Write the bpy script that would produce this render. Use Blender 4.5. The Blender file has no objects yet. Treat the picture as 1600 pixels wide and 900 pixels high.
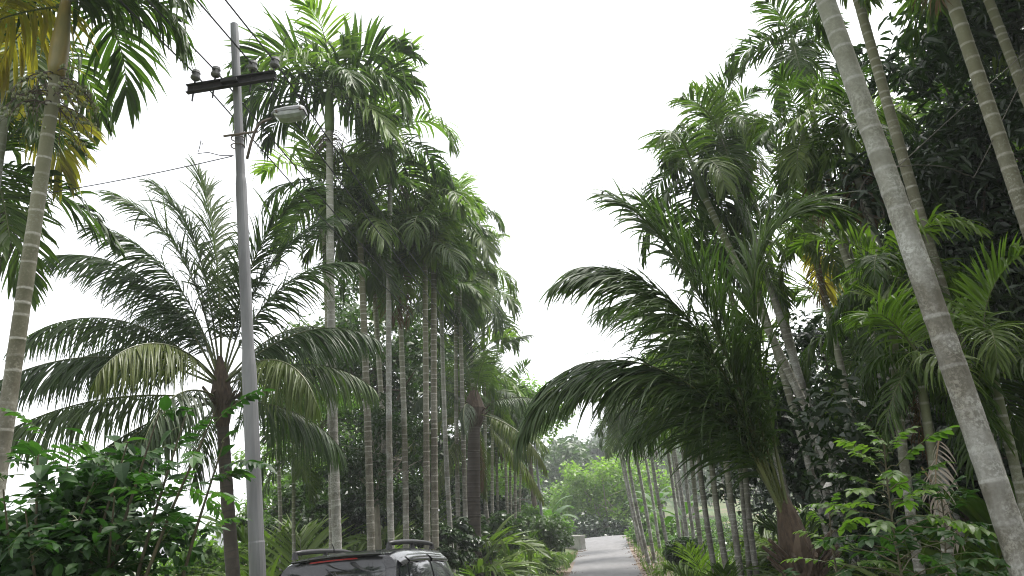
import bpy, math, random
import numpy as np
from mathutils import Vector, Matrix, Euler
R = math.radians
sc = bpy.context.scene
col = sc.collection

# ------------------------------------------------------------------ camera
EYE = Vector((0, 0, 2.1))
FPX = 1200.0
ROT = Matrix.Rotation(R(90 + 16.7), 3, 'X') @ Matrix.Rotation(R(-5.0), 3, 'Z')
cd = bpy.data.cameras.new('camera')
cd.sensor_width = 36.0
cd.lens = 36.0 * FPX / 1600.0
cd.clip_start = 0.05
cd.clip_end = 3000
cam = bpy.data.objects.new('camera', cd)
cam.matrix_world = Matrix.Translation(EYE) @ ROT.to_4x4()
col.objects.link(cam)
sc.camera = cam

# ------------------------------------------------------------------ sky, sun, exposure
SUN_EL, SUN_AZ = 66.0, 60.0      # azimuth of the sun, clockwise from +Y
w = bpy.data.worlds.new('World')
sc.world = w
w.use_nodes = True
nt = w.node_tree
bgn = nt.nodes['Background']
sky = nt.nodes.new('ShaderNodeTexSky')
sky.sky_type = 'NISHITA'
sky.sun_disc = False
sky.sun_elevation = R(SUN_EL)
sky.sun_rotation = R(SUN_AZ)
sky.air_density = 1.0
sky.dust_density = 1.2
sky.ozone_density = 1.0
hs = nt.nodes.new('ShaderNodeHueSaturation')
hs.inputs['Saturation'].default_value = 0.10
nt.links.new(sky.outputs[0], hs.inputs['Color'])
nt.links.new(hs.outputs[0], bgn.inputs['Color'])
bgn.inputs['Strength'].default_value = 0.15

sd = bpy.data.lights.new('sun', 'SUN')
sd.energy = 2.4
sd.angle = R(18)
sd.color = (1.0, 0.96, 0.9)
sun = bpy.data.objects.new('sun', sd)
_a, _e = R(SUN_AZ), R(SUN_EL)
sdir = Vector((math.sin(_a) * math.cos(_e), math.cos(_a) * math.cos(_e), math.sin(_e)))
sun.rotation_euler = (-sdir).to_track_quat('-Z', 'Y').to_euler()
sun.location = sdir * 60
col.objects.link(sun)

sc.view_settings.view_transform = 'Standard'
sc.view_settings.look = 'None'
sc.view_settings.exposure = 1.6
sc.view_settings.gamma = 1.0
sc.render.engine = 'CYCLES'
cy = sc.cycles
cy.use_denoising = True
cy.filter_width = 1.1
cy.max_bounces = 6
cy.diffuse_bounces = 2
cy.glossy_bounces = 2
cy.transmission_bounces = 4
cy.transparent_max_bounces = 8
cy.volume_bounces = 0
cy.caustics_reflective = False
cy.caustics_refractive = False
cy.sample_clamp_indirect = 6.0

# ------------------------------------------------------------------ helpers
def at(px, py, Y):
    """point on the sight line of photo pixel (px,py) at distance Y ahead"""
    d = ROT @ Vector(((px - 800) / FPX, (450 - py) / FPX, -1.0))
    return EYE + d * (Y / d.y)

_rA, _rB = at(944, 900, 34.3), at(945, 838, 64.0)
RDIR = Vector((_rB.x - _rA.x, _rB.y - _rA.y, 0)).normalized()
RNRM = Vector((RDIR.y, -RDIR.x, 0))            # to the right of the road
RW = 1.6                                       # half width

def sm(a, b, x):
    t = min(1, max(0, (x - a) / (b - a)))
    return t * t * (3 - 2 * t)
_prof = [(-60, 0.1), (5, 0), (12, -.26), (20, -.46), (32, -.50), (45, -.30), (63, .18), (72, -.1), (95, -1.6), (140, -2.5), (600, -2.5)]
def zr(s):
    for (a, za), (b, zb) in zip(_prof, _prof[1:]):
        if s <= b:
            return za + (zb - za) * sm(a, b, s) if s >= a else za
    return _prof[-1][1]
def road_sq(x, y):
    v = Vector((x - _rA.x, y - _rA.y, 0))
    s = v.dot(RDIR) + Vector((_rA.x, _rA.y, 0)).dot(RDIR)
    return s, v.dot(RNRM)
def ground_z(x, y):
    s, q = road_sq(x, y)
    z = zr(s)
    if q < 0:
        z += -0.9 * sm(5.5, 14, -q)
    else:
        z += 0.35 * sm(3, 9, q)
    if abs(q) > RW + .1:
        z += (.05 * math.sin(x * .9 + 1.3) * math.cos(y * .7) + .04 * math.sin(x * 2.3 + y * 1.7)) * sm(RW + .1, RW + 1.5, abs(q))
    # wooded rise beyond the crest
    z += 34 * sm(110, 420, y) * sm(-110, 60, x)
    return z
def road_pt(s, q):
    b = Vector((_rA.x, _rA.y, 0))
    b = b - RDIR * b.dot(RDIR)
    return b + RDIR * s + RNRM * q

def tag(o, label=None, cat=None, group=None, kind=None):
    if label: o['label'] = label
    if cat: o['category'] = cat
    if group: o['group'] = group
    if kind: o['kind'] = kind
    return o
def empty(name, loc, rz=0.0):
    o = bpy.data.objects.new(name, None)
    o.empty_display_size = .2
    o.location = loc
    o.rotation_euler = (0, 0, rz)
    col.objects.link(o)
    return o
def copy_tree(o, parent=None):
    c = o.copy()
    col.objects.link(c)
    if parent:
        c.parent = parent
    for ch in o.children:
        copy_tree(ch, c)
    return c

class MB:
    def __init__(s):
        s.v, s.f, s.m, s.a = [], [], [], []
    def vert(s, p, a=0.0):
        s.v.append((p[0], p[1], p[2])); s.a.append(a)
        return len(s.v) - 1
    def face(s, ids, m=0):
        s.f.append(tuple(ids)); s.m.append(m)
    def tube(s, pts, rad, n=6, m=0, a=None, cap=True, flat=1.0, wob=None):
        """rad: list of radii (one per point)"""
        pts = [Vector(p) for p in pts]
        rings = []
        ref = Vector((0.13, 1, 0.07))
        for i, p in enumerate(pts):
            t = (pts[min(i + 1, len(pts) - 1)] - pts[max(i - 1, 0)])
            t = t.normalized() if t.length > 1e-9 else Vector((0, 0, 1))
            u = ref - t * ref.dot(t)
            if u.length < 1e-3:
                u = Vector((1, 0, 0)) - t * t.x
            u.normalize()
            vv = t.cross(u)
            ref = u
            wb = wob[i] if wob else (0, 0, 0)
            rings.append([s.vert(p + t * (wb[0] * math.sin(2 * math.pi * k / n + wb[1]) + wb[2] * math.sin(4 * math.pi * k / n + wb[1] * 2)) + (u * math.cos(2 * math.pi * k / n) + vv * flat * math.sin(2 * math.pi * k / n)) * rad[i], a[i] if a else 0.0) for k in range(n)])
        for A, B in zip(rings, rings[1:]):
            for k in range(n):
                s.face((A[k], A[(k + 1) % n], B[(k + 1) % n], B[k]), m)
        if cap:
            s.face(rings[0][::-1], m); s.face(rings[-1], m)
    def box(s, c, h, m=0, M=None):
        ids = []
        for dz in (-1, 1):
            for dx, dy in ((-1, -1), (1, -1), (1, 1), (-1, 1)):
                p = Vector((dx * h[0], dy * h[1], dz * h[2]))
                if M: p = M @ p
                ids.append(s.vert(Vector(c) + p))
        for q in ((3, 2, 1, 0), (4, 5, 6, 7), (0, 1, 5, 4), (1, 2, 6, 5), (2, 3, 7, 6), (3, 0, 4, 7)):
            s.face([ids[k] for k in q], m)
    def mesh(s, name, mats, attr='tint', smooth=False):
        me = bpy.data.meshes.new(name)
        me.from_pydata(s.v, [], s.f)
        for mt in (mats if isinstance(mats, (list, tuple)) else [mats]):
            me.materials.append(mt)
        if any(s.m):
            me.polygons.foreach_set('material_index', s.m)
        at_ = me.attributes.new(attr, 'FLOAT', 'POINT')
        at_.data.foreach_set('value', s.a)
        if smooth:
            me.polygons.foreach_set('use_smooth', [True] * len(me.polygons))
        me.update()
        return me
    def build(s, name, mats, parent=None, loc=None, attr='tint', smooth=False):
        o = bpy.data.objects.new(name, s.mesh(name, mats, attr, smooth))
        col.objects.link(o)
        if parent: o.parent = parent
        if loc is not None: o.location = loc
        return o
def place(name, me, parent=None, loc=(0, 0, 0), rot=(0, 0, 0), scale=1.0):
    o = bpy.data.objects.new(name, me)
    col.objects.link(o)
    if parent: o.parent = parent
    o.location = loc
    o.rotation_euler = rot
    o.scale = (scale,) * 3 if not hasattr(scale, '__len__') else scale
    return o

# ------------------------------------------------------------------ materials
def newmat(name):
    m = bpy.data.materials.new(name)
    m.use_nodes = True
    return m, m.node_tree, m.node_tree.nodes['Principled BSDF']
def ramp(nt, fac, stops):
    r = nt.nodes.new('ShaderNodeValToRGB')
    el = r.color_ramp.elements
    while len(el) < len(stops): el.new(.5)
    for e, (p, c) in zip(el, stops):
        e.position = p; e.color = (*c, 1)
    nt.links.new(fac, r.inputs[0])
    return r.outputs[0]
def noise(nt, scale, detail=4, coord='Object', rough=.55, stretch=None):
    tc = nt.nodes.new('ShaderNodeTexCoord')
    n = nt.nodes.new('ShaderNodeTexNoise')
    n.inputs['Scale'].default_value = scale
    n.inputs['Detail'].default_value = detail
    n.inputs['Roughness'].default_value = rough
    if stretch:
        mp = nt.nodes.new('ShaderNodeMapping')
        mp.inputs['Scale'].default_value = stretch
        nt.links.new(tc.outputs[coord], mp.inputs[0])
        nt.links.new(mp.outputs[0], n.inputs['Vector'])
    else:
        nt.links.new(tc.outputs[coord], n.inputs['Vector'])
    return n.outputs['Fac']
def mixc(nt, fac, a, b, mode='MIX'):
    m = nt.nodes.new('ShaderNodeMix')
    m.data_type = 'RGBA'; m.blend_type = mode
    for s, v in ((m.inputs[0], fac), (m.inputs[6], a), (m.inputs[7], b)):
        if isinstance(v, (int, float)): s.default_value = v
        elif isinstance(v, tuple): s.default_value = (*v, 1)
        else: nt.links.new(v, s)
    return m.outputs[2]
def math_(nt, op, a, b=0.0):
    m = nt.nodes.new('ShaderNodeMath'); m.operation = op
    for s, v in ((m.inputs[0], a), (m.inputs[1], b)):
        if isinstance(v, (int, float)): s.default_value = v
        else: nt.links.new(v, s)
    return m.outputs[0]
def attr(nt, name):
    a = nt.nodes.new('ShaderNodeAttribute'); a.attribute_name = name
    return a.outputs['Fac']
def bump(nt, bsdf, h, strength=.4, dist=.02):
    b = nt.nodes.new('ShaderNodeBump')
    b.inputs['Strength'].default_value = strength
    b.inputs['Distance'].default_value = dist
    nt.links.new(h, b.inputs['Height'])
    nt.links.new(b.outputs[0], bsdf.inputs['Normal'])
def leafmat(name, dark, mid, light, trans=.35, rough=.42, spec=.5, tcol=None, rnd=.5):
    m, nt, b = newmat(name)
    oi = nt.nodes.new('ShaderNodeObjectInfo')
    f = math_(nt, 'ADD', math_(nt, 'MULTIPLY', attr(nt, 'tint'), 1 - rnd), math_(nt, 'MULTIPLY', oi.outputs['Random'], rnd))
    c = ramp(nt, f, [(0.0, dark), (.5, mid), (1.0, light)])
    nt.links.new(c, b.inputs['Base Color'])
    b.inputs['Roughness'].default_value = rough
    b.inputs['Specular IOR Level'].default_value = spec
    t = nt.nodes.new('ShaderNodeBsdfTranslucent')
    nt.links.new(mixc(nt, 1.0, c, tcol or (1.5, 1.9, .7), 'MULTIPLY'), t.inputs['Color'])
    mx = nt.nodes.new('ShaderNodeMixShader')
    mx.inputs[0].default_value = trans
    nt.links.new(b.outputs[0], mx.inputs[1]); nt.links.new(t.outputs[0], mx.inputs[2])
    nt.links.new(mx.outputs[0], nt.nodes['Material Output'].inputs['Surface'])
    return m
def plain(name, c1, c2=None, scale=8, rough=.7, metal=0, bmp=0, spec=.5, stretch=None):
    m, nt, b = newmat(name)
    n = noise(nt, scale, stretch=stretch)
    nt.links.new(ramp(nt, n, [(.3, c1), (.7, c2 or c1)]), b.inputs['Base Color'])
    b.inputs['Roughness'].default_value = rough
    b.inputs['Metallic'].default_value = metal
    b.inputs['Specular IOR Level'].default_value = spec
    if bmp: bump(nt, b, n, bmp)
    return m

M = {}
M['areca'] = leafmat('areca_leaf', (.018, .036, .009), (.048, .084, .016), (.13, .175, .036), trans=.36, rough=.48, spec=.3)
M['areca_young_lit'] = leafmat('areca_young_lit_leaf', (.07, .12, .02), (.11, .17, .03), (.17, .23, .045), trans=.4)  # bright tone of young leaves; also paints a sunlit look on chosen fronds
M['areca_yellow'] = leafmat('areca_old_leaf', (.22, .17, .03), (.33, .24, .04), (.20, .22, .04), trans=.4)
M['coco'] = leafmat('coconut_leaf', (.016, .034, .010), (.036, .066, .017), (.085, .125, .030), rough=.44, spec=.35, trans=.28)
M['coco_old'] = leafmat('coconut_old_leaf', (.045, .066, .015), (.07, .095, .02), (.11, .125, .028), trans=.32, spec=.3)
M['dead'] = leafmat('dead_leaf', (.06, .04, .022), (.11, .075, .04), (.19, .135, .078), trans=.2, rough=.8, spec=.1, tcol=(1.2, 1, .8))
M['deadpale'] = leafmat('bleached_leaf', (.22, .19, .15), (.33, .29, .24), (.44, .40, .34), trans=.2, rough=.85, spec=.1, tcol=(1.1, 1, .9))
M['rachis'] = plain('frond_rachis', (.055, .075, .02), (.10, .11, .03), 3, .5)
M['rachis_b'] = plain('brown_rachis', (.13, .09, .05), (.22, .16, .09), 3, .8)
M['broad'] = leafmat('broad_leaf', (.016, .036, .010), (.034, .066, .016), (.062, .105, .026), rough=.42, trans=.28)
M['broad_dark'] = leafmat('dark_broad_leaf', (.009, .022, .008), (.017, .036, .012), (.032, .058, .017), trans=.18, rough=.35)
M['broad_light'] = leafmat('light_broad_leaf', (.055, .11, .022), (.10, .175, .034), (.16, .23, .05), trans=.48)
M['shrub'] = leafmat('shrub_leaf', (.010, .030, .008), (.022, .058, .014), (.055, .12, .026), trans=.35, rough=.5, spec=.3, rnd=.65)
M['grass'] = leafmat('grass_blade', (.05, .10, .02), (.085, .15, .03), (.16, .19, .06), trans=.35, rough=.6, rnd=.1)
M['cover'] = leafmat('ground_cover_leaf', (.03, .075, .018), (.06, .125, .026), (.10, .17, .035), trans=.35, rough=.5, rnd=.1)
M['banana'] = leafmat('banana_leaf', (.03, .07, .014), (.045, .10, .018), (.07, .13, .025), trans=.35, rough=.4)
M['bark'] = plain('bark', (.06, .045, .032), (.14, .115, .085), 14, .9, bmp=.6, stretch=(1, 1, .3))
M['bark_pale'] = plain('pale_bark', (.17, .15, .12), (.34, .31, .26), 10, .9, bmp=.5, stretch=(1, 1, .4))
M['twig'] = plain('twig', (.05, .045, .025), (.10, .085, .045), 9, .8)
M['fibre'] = plain('palm_fibre', (.03, .02, .013), (.085, .06, .038), 30, .95, bmp=.7, stretch=(1, 1, .2))
M['fibre_dark'] = plain('dark_palm_fibre', (.018, .014, .011), (.06, .045, .032), 30, .95, bmp=.5)
M['sheath_old'] = plain('dry_sheath', (.07, .05, .033), (.15, .11, .075), 7, .85, bmp=.4, stretch=(1, 1, .25))

def trunkmat(name, low1, low2, high, scar, lichen, lich_amt=.52):
    m, nt, b = newmat(name)
    n1 = noise(nt, 9, 7, stretch=(1, 1, .5), rough=.7); n2 = noise(nt, 44, 7, rough=.7); n3 = noise(nt, 4.5, 4)
    base = ramp(nt, n1, [(.3, low1), (.7, low2)])
    li = ramp(nt, n2, [(lich_amt, (0, 0, 0)), (lich_amt + .1, (1, 1, 1))])
    base = mixc(nt, math_(nt, 'MULTIPLY', li, ramp(nt, n3, [(.35, (0, 0, 0)), (.62, (1, 1, 1))])), base, lichen)
    st_ = ramp(nt, noise(nt, 1.6, 6, rough=.65), [(.42, (.45, .42, .36)), (.6, (1, 1, 1))])
    base = mixc(nt, 1.0, base, st_, 'MULTIPLY')
    hf = ramp(nt, attr(nt, 'hfrac'), [(.45, (0, 0, 0)), (.98, (1, 1, 1))])
    base = mixc(nt, hf, base, high)
    sc_ = math_(nt, 'MULTIPLY', attr(nt, 'scar'), ramp(nt, n2, [(.25, (.25, .25, .25)), (.6, (1, 1, 1))]))
    base = mixc(nt, sc_, base, scar)
    nt.links.new(base, b.inputs['Base Color'])
    b.inputs['Roughness'].default_value = .75
    bump(nt, b, n2, .35, .01)
    return m
M['trunk'] = trunkmat('areca_trunk', (.17, .162, .14), (.29, .28, .245), (.15, .165, .08), (.44, .43, .39), (.46, .465, .43), .48)
M['trunk_pale'] = trunkmat('pale_areca_trunk', (.20, .195, .175), (.32, .315, .29), (.22, .23, .17), (.40, .395, .37), (.52, .525, .50), .46)
M['trunk_brown'] = trunkmat('brown_areca_trunk', (.13, .12, .095), (.23, .215, .175), (.15, .15, .08), (.42, .405, .36), (.40, .40, .36), .5)
M['coco_trunk'] = trunkmat('coconut_trunk', (.045, .035, .026), (.085, .068, .05), (.055, .043, .03), (.03, .025, .018), (.12, .11, .09), .6)
M['shaft'] = plain('crownshaft_green', (.09, .15, .04), (.15, .20, .06), 5, .4, stretch=(1, 1, .2))
M['shaft_yellow'] = plain('crownshaft_yellow', (.13, .12, .035), (.34, .23, .06), 5, .45, stretch=(1, 1, .25))
M['fruit'] = plain('areca_fruit', (.10, .13, .04), (.16, .17, .06), 12, .45)
M['stalk'] = plain('dry_stalk', (.055, .045, .035), (.11, .085, .06), 20, .85)

# ------------------------------------------------------------------ fronds
def frond_mesh(name, L, e0, bend, npair, ll, lw, petiole, droop, vang, seed, mats, cpow=1.4, seg=5,
               kind='areca', side=0.0, drop=.07, r0=.018, fwd=(74, 28), jit=.10):
    rng = random.Random(seed)
    b = MB()
    N = 26
    P, T = [Vector((0, 0, 0))], []
    for i in range(N + 1):
        t = i / N
        a = R(e0 - bend * t ** cpow)
        az = side * t * t
        T.append(Vector((math.cos(a) * math.cos(az), math.cos(a) * math.sin(az), math.sin(a))))
        P.append(P[-1] + T[-1] * (L / N))
    P = P[:N + 1]
    b.tube(P, [r0 * (1 - .9 * (i / N) ** .8) + .0015 for i in range(N + 1)], 5, 1, flat=.7, a=[.5] * (N + 1))
    ftint = rng.uniform(-.12, .12)
    for i in range(npair):
        for sd in (-1, 1):
            if rng.random() < drop: continue
            u = min(.999, max(0, (i + .5 + rng.uniform(-.3, .3)) / npair))
            t = petiole + (1 - petiole) * u
            k = t * N; i0 = min(int(k), N - 1); fr = k - i0
            p = P[i0].lerp(P[i0 + 1], fr); tg = T[i0].lerp(T[i0 + 1], fr).normalized()
            B = Vector((0, 0, 1)).cross(tg)
            if B.length < .05: B = Vector((0, 1, 0))
            B.normalize()
            nrm = tg.cross(B).normalized()
            if kind == 'coco':
                lf = (.45 + .55 * min(1, u / .22)) * (1 - .62 * max(0, (u - .45) / .55) ** 1.5)
            else:
                lf = (.7 + .3 * min(1, u / .25)) * (1 - .45 * max(0, (u - .55) / .45))
            ln = ll * lf * rng.uniform(.86, 1.1)
            a = R(fwd[0] + (fwd[1] - fwd[0]) * u ** 1.3 + rng.gauss(0, 5))
            v = R(vang + rng.gauss(0, 7))
            d = tg * math.cos(a) + (B * sd * math.cos(v) + nrm * math.sin(v)) * math.sin(a)
            d = (d + Vector((rng.gauss(0, jit), rng.gauss(0, jit), rng.gauss(0, jit))) * .5).normalized()
            g = droop * rng.uniform(.65, 1.4)
            kink = rng.random() < (.30 if kind == 'areca' else .06)
            kp = rng.uniform(.3, .7)
            wd = lw * rng.uniform(.75, 1.15) * (.7 + .3 * min(1, u / .2))
            tint = min(1, max(0, .5 + ftint + rng.gauss(0, .17)))
            if kind == 'areca' and (u > .93 or rng.random() < .12): wd *= rng.uniform(1.4, 2.2)
            q = p.copy()
            dd = d.copy()
            prev = None
            twist = rng.gauss(0, .35)
            for s_ in range(seg + 1):
                x = s_ / seg
                if kind == 'coco':
                    wp = (.45 + .55 * min(1, x / .2)) * (1 - x ** 1.8) + .03
                else:
                    wp = (.4 + .6 * min(1, x / .3)) * (1 - .92 * max(0, (x - .45) / .55) ** 1.6)
                wv = tg - dd * tg.dot(dd)
                if wv.length < .12: wv = B - dd * B.dot(dd)
                wv.normalize()
                nn = dd.cross(wv)
                tw = twist * x
                wv, nn = wv * math.cos(tw) + nn * math.sin(tw), nn * math.cos(tw) - wv * math.sin(tw)
                hw = wd * .5 * wp
                fold = -.30 * hw * (1 if nn.z > 0 else -1)
                row = [b.vert(q - wv * hw, tint), b.vert(q + nn * fold, min(1, tint + .12)), b.vert(q + wv * hw, tint)]
                if prev:
                    b.face((prev[0], prev[1], row[1], row[0])); b.face((prev[1], prev[2], row[2], row[1]))
                prev = row
                dd = (dd + Vector((0, 0, -1)) * g * ((.55 + .7 * x) if kind == 'coco' else (.3 + x)) * (2.2 / seg)).normalized()
                if kink and x > kp:
                    dd = (dd + Vector((0, 0, -1)) * 1.2).normalized()
                q = q + dd * (ln / seg)
    return b.mesh(name, mats)

def lib(kind, elevs, nvar, fn):
    out = {}
    for e in elevs:
        out[e] = [fn(e, k) for k in range(nvar)]
    return out
AE = [80, 62, 44, 24, 2, -28, -58]
def areca_fn(mats, tag_, ns=1.0, wk=1.0):
    def f(e, k):
        rng = random.Random(hash((e, k, len(tag_))) & 0xffff)
        bend = {80: 52, 62: 92, 44: 112, 24: 104, 2: 80, -28: 50, -58: 24}[e] * rng.uniform(.8, 1.2)
        dr = {80: .25, 62: .55, 44: .85, 24: 1.0, 2: 1.0, -28: .8, -58: .5}[e]
        return frond_mesh('areca_frond_' + tag_, 1.62 * rng.uniform(.88, 1.12), e, bend, int(40 * ns), .82, .048 * wk, .06, dr,
                          {80: 34, 62: 34, 44: 28}.get(e, 16), 100 + e * 7 + k * 13 + len(tag_) * 31, mats, cpow=1.25, side=rng.uniform(-.35, .35))
    return f
LIB_A = lib('a', AE, 3, areca_fn([M['areca'], M['rachis']], 'green'))
LIB_Y = lib('y', AE, 1, areca_fn([M['areca_yellow'], M['rachis']], 'yellow'))
LIB_L = lib('l', AE, 2, areca_fn([M['areca_young_lit'], M['rachis']], 'light'))
LIB_D = lib('d', [-58], 2, areca_fn([M['dead'], M['rachis_b']], 'dead', .8, .6))
CE = [82, 64, 46, 28, 8, -16, -45]
def coco_fn(mats, tag_, npair=98, ll=1.0, seg=5):
    def f(e, k):
        rng = random.Random((e * 31 + k * 7 + 5) & 0xffff)
        bend = {82: 34, 64: 62, 46: 84, 28: 88, 8: 78, -16: 58, -45: 34}[e] * rng.uniform(.85, 1.15)
        dr = {82: .16, 64: .5, 46: .9, 28: 1.15, 8: 1.25, -16: 1.15, -45: .8}[e]
        return frond_mesh('coconut_frond_' + tag_, 4.3 * rng.uniform(.93, 1.07), e, bend, npair, ll, .042, .2, dr,
                          {82: 22, 64: 4, 46: -16}.get(e, -34), 300 + e * 5 + k * 17, mats, cpow=1.35, kind='coco', r0=.036, side=rng.uniform(-.3, .3), seg=seg, drop=.03, fwd=(64, 24))
    return f
LIB_C = lib('c', CE, 2, coco_fn([M['coco'], M['rachis']], 'green'))
LIB_CO = lib('co', [28, 8, -16, -45], 1, coco_fn([M['coco_old'], M['rachis']], 'old'))
LIB_CD = lib('cd', [-45], 1, coco_fn([M['dead'], M['rachis_b']], 'dead', 50))
LIB_CF = lib('cf', CE, 1, coco_fn([M['coco'], M['rachis']], 'far', 40, 1.0, 3))
def nearest(lb, e, rng):
    k = min(lb, key=lambda x: abs(x - e))
    return rng.choice(lb[k]), e - k

# fruit cluster of an areca palm (dry branched stalks with beads)
def fruit_mesh(name, seed, fruits=True, spread=.45):
    rng = random.Random(seed)
    b = MB()
    for i in range(16):
        az = rng.uniform(0, 6.283); p = Vector((.05 * math.cos(az), .05 * math.sin(az), rng.uniform(-.1, .12)))
        d = Vector((math.cos(az), math.sin(az), rng.uniform(-.1, .5))).normalized()
        pts = [p.copy()]
        n = 7
        for k in range(n):
            d = (d + Vector((rng.gauss(0, .18), rng.gauss(0, .18), -.28))).normalized()
            p = p + d * spread * rng.uniform(.12, .24)
            pts.append(p.copy())
            if k > 0:
                for _ in range(2):
                    d2 = (d + Vector((rng.gauss(0, .7), rng.gauss(0, .7), rng.gauss(-.3, .4)))).normalized()
                    e = p + d2 * rng.uniform(.05, .14)
                    b.tube([p, (p + e) / 2 + Vector((0, 0, .01)), e], [.004, .003, .002], 3, 0, cap=False)
                    if fruits and rng.random() < .4:
                        b.tube([e + Vector((0, 0, .022)), e + Vector((0, 0, .008)), e - Vector((0, 0, .014)), e - Vector((0, 0, .03))], [.004, .019, .018, .003], 6, 1)
        b.tube(pts, [.010 - .0009 * k for k in range(len(pts))], 4, 0, cap=False)
    return b.mesh(name, [M['stalk'], M['fruit']])
FRUITS = [fruit_mesh('areca_fruit_cluster', s) for s in (1, 2)]
DRY = [fruit_mesh('areca_dry_cluster', s, False, .4) for s in (5, 6)]

def curve_pts(a, c, bow, n, rng):
    a, c = Vector(a), Vector(c)
    out = []
    s1, s2 = rng.uniform(-1, 1), rng.uniform(-1, 1)
    for i in range(n + 1):
        t = i / n
        p = a.lerp(c, t)
        w_ = math.sin(math.pi * t) * bow
        p = p + Vector((w_ * s1, w_ * s2, 0))
        out.append(p)
    return out
def areca_trunk_mesh(pts, r, inter=.17, rng=None, sides=10, flare=1.35):
    """ringed stem along a polyline (local coordinates)"""
    L = sum((q - p).length for p, q in zip(pts, pts[1:]))
    ctl = pts
    def P(t):
        k = t * (len(ctl) - 1); i = min(int(k), len(ctl) - 2)
        return ctl[i].lerp(ctl[i + 1], k - i)
    b = MB(); scar = []; hf = []
    path, rad, wbs = [], [], []
    d = 0.0
    while d < L:
        t = d / L
        rr = r * (1 + (flare - 1) * max(0, 1 - d / .7) ** 2) * (1 - .22 * t)
        gap = inter * (1.25 - .5 * t) * rng.uniform(.55, 1.4); si = rng.uniform(.25, 1); wob = rng.uniform(.985, 1.015); wt = (rng.uniform(0, .005), rng.uniform(0, 6.28), rng.uniform(0, .003))
        for o_, m_, s_ in ((0, 1.015, .9), (.012, 1.02, 1), (.024, 1.004, 0), (gap * .5, .99, 0), (gap - .012, 1.0, 0)):
            if d + o_ < L:
                path.append(P((d + o_) / L)); rad.append(rr * m_ * wob * rng.uniform(.985, 1.015)); scar.append(s_ * si); wbs.append(wt); hf.append((d + o_) / L)
        d += gap
    path.append(P(1)); rad.append(r * .78); scar.append(0); hf.append(1); wbs.append((0, 0, 0)); wbs[0] = (0, 0, 0)
    b.tube(path, rad, sides, 0, a=hf, wob=wbs)
    return b, [s for s in scar for _ in range(sides)]
def mk_trunk(name, pts, r, mat, parent, rng, inter=.17, sides=10, flare=1.35):
    b, scar = areca_trunk_mesh(pts, r, inter, rng, sides, flare)
    me = b.mesh(name, mat, 'hfrac', True)
    a = me.attributes.new('scar', 'FLOAT', 'POINT')
    a.data.foreach_set('value', scar)
    return place(name, me, parent)

def areca(label, low, neck, Y, r=.08, Y2=None, nf=10, fs=1.0, seed=0, mat='trunk', shaft=.85, fruit=None, old=0, dead=0,
          light=0, elev=None, group=None, cat='palm', name='areca_palm', az0=None, shaftmat='shaft', spec=None, sides=10, smin=-62, smax=84, inter=.17):
    """low, neck: photo pixels on the stem; the stem runs on to the ground"""
    rng = random.Random(seed * 7 + 11)
    Y2 = Y if Y2 is None else Y2
    pl, pn = (low if isinstance(low, Vector) else at(*low, Y)), (neck if isinstance(neck, Vector) else at(*neck, Y2))
    if not isinstance(low, Vector):
        d = (pn - pl) / (pn.z - pl.z)
        # follow the stem down to the ground
        base = pl.copy()
        for _ in range(8):
            gz = ground_z(base.x, base.y)
            base = base + d * .6 * (gz - base.z)
        base.z = ground_z(base.x, base.y)
    else:
        base = pl
    root = empty(name, base)
    tag(root, label, cat, group)
    top = pn - base
    pts = curve_pts((0, 0, -.12), top, (.10 if Y > 8 else .02), 10, rng)
    mk_trunk('trunk', pts, r, M[mat], root, rng, sides=sides, inter=inter)
    ax = (pts[-1] - pts[-3]).normalized()
    ax = (ax + Vector((0, 0, .6))).normalized()
    # crownshaft
    b = MB(); n = 7; sp = []; sr = []
    for i in range(n + 1):
        t = i / n
        sp.append(pts[-1] + ax * shaft * t - ax * .02); sr.append(r * (.92 + .38 * math.sin(min(1, t * 2.2) * math.pi / 2) * (1 - t) + .05 - .45 * t * t))
    b.tube(sp, sr, 10, 0)
    b.build('crownshaft', M[shaftmat], root, smooth=True)
    az = rng.uniform(0, 6.28) if az0 is None else az0
    for (a_, e, k_, s_) in (spec or ()):
        me, de = nearest({'a': LIB_A, 'y': LIB_Y, 'l': LIB_L}[k_], e, rng)
        place('frond', me, root, pts[-1] + ax * shaft * (.99 - .25 * (80 - e) / 140), (rng.uniform(-.15, .15), -R(de), R(a_)), fs * s_)
    for i in range(0 if spec else nf):
        u = (i + .5) / nf
        e = smax + (smin - smax) * u ** 1.05 + rng.uniform(-7, 7)
        if elev: e = elev[i % len(elev)]
        lb = LIB_A
        if i >= nf - old: lb = LIB_Y
        elif i < light: lb = LIB_L
        me, de = nearest(lb, e, rng)
        h = shaft * (1.0 - .30 * u)
        o = place('frond', me, root, pts[-1] + ax * h + Vector((0, 0, 0)), (rng.uniform(-.18, .18), -R(de), az), fs * rng.uniform(.86, 1.12))
        az += 2.4 + rng.uniform(-.25, .25)
    for i in range(dead + (1 if rng.random() < .18 else 0)):
        o = place('dead_frond', LIB_D[-58][i % 2], root, pts[-1] + ax * .05, (0, R(14), rng.uniform(0, 6.28)), fs * rng.uniform(.75, .95))
    if fruit:
        lb = FRUITS if fruit == 'fruit' else DRY
        for i in range(2):
            place('fruit_cluster' if fruit == 'fruit' else 'dry_flower_stalk', lb[i], root, pts[-1] - ax * (.08 + .22 * i), (0, 0, rng.uniform(0, 6)), rng.uniform(.9, 1.15) * (.8 if fruit == 'fruit' else fs if fs < 1.1 else 1))
    return root

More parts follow.
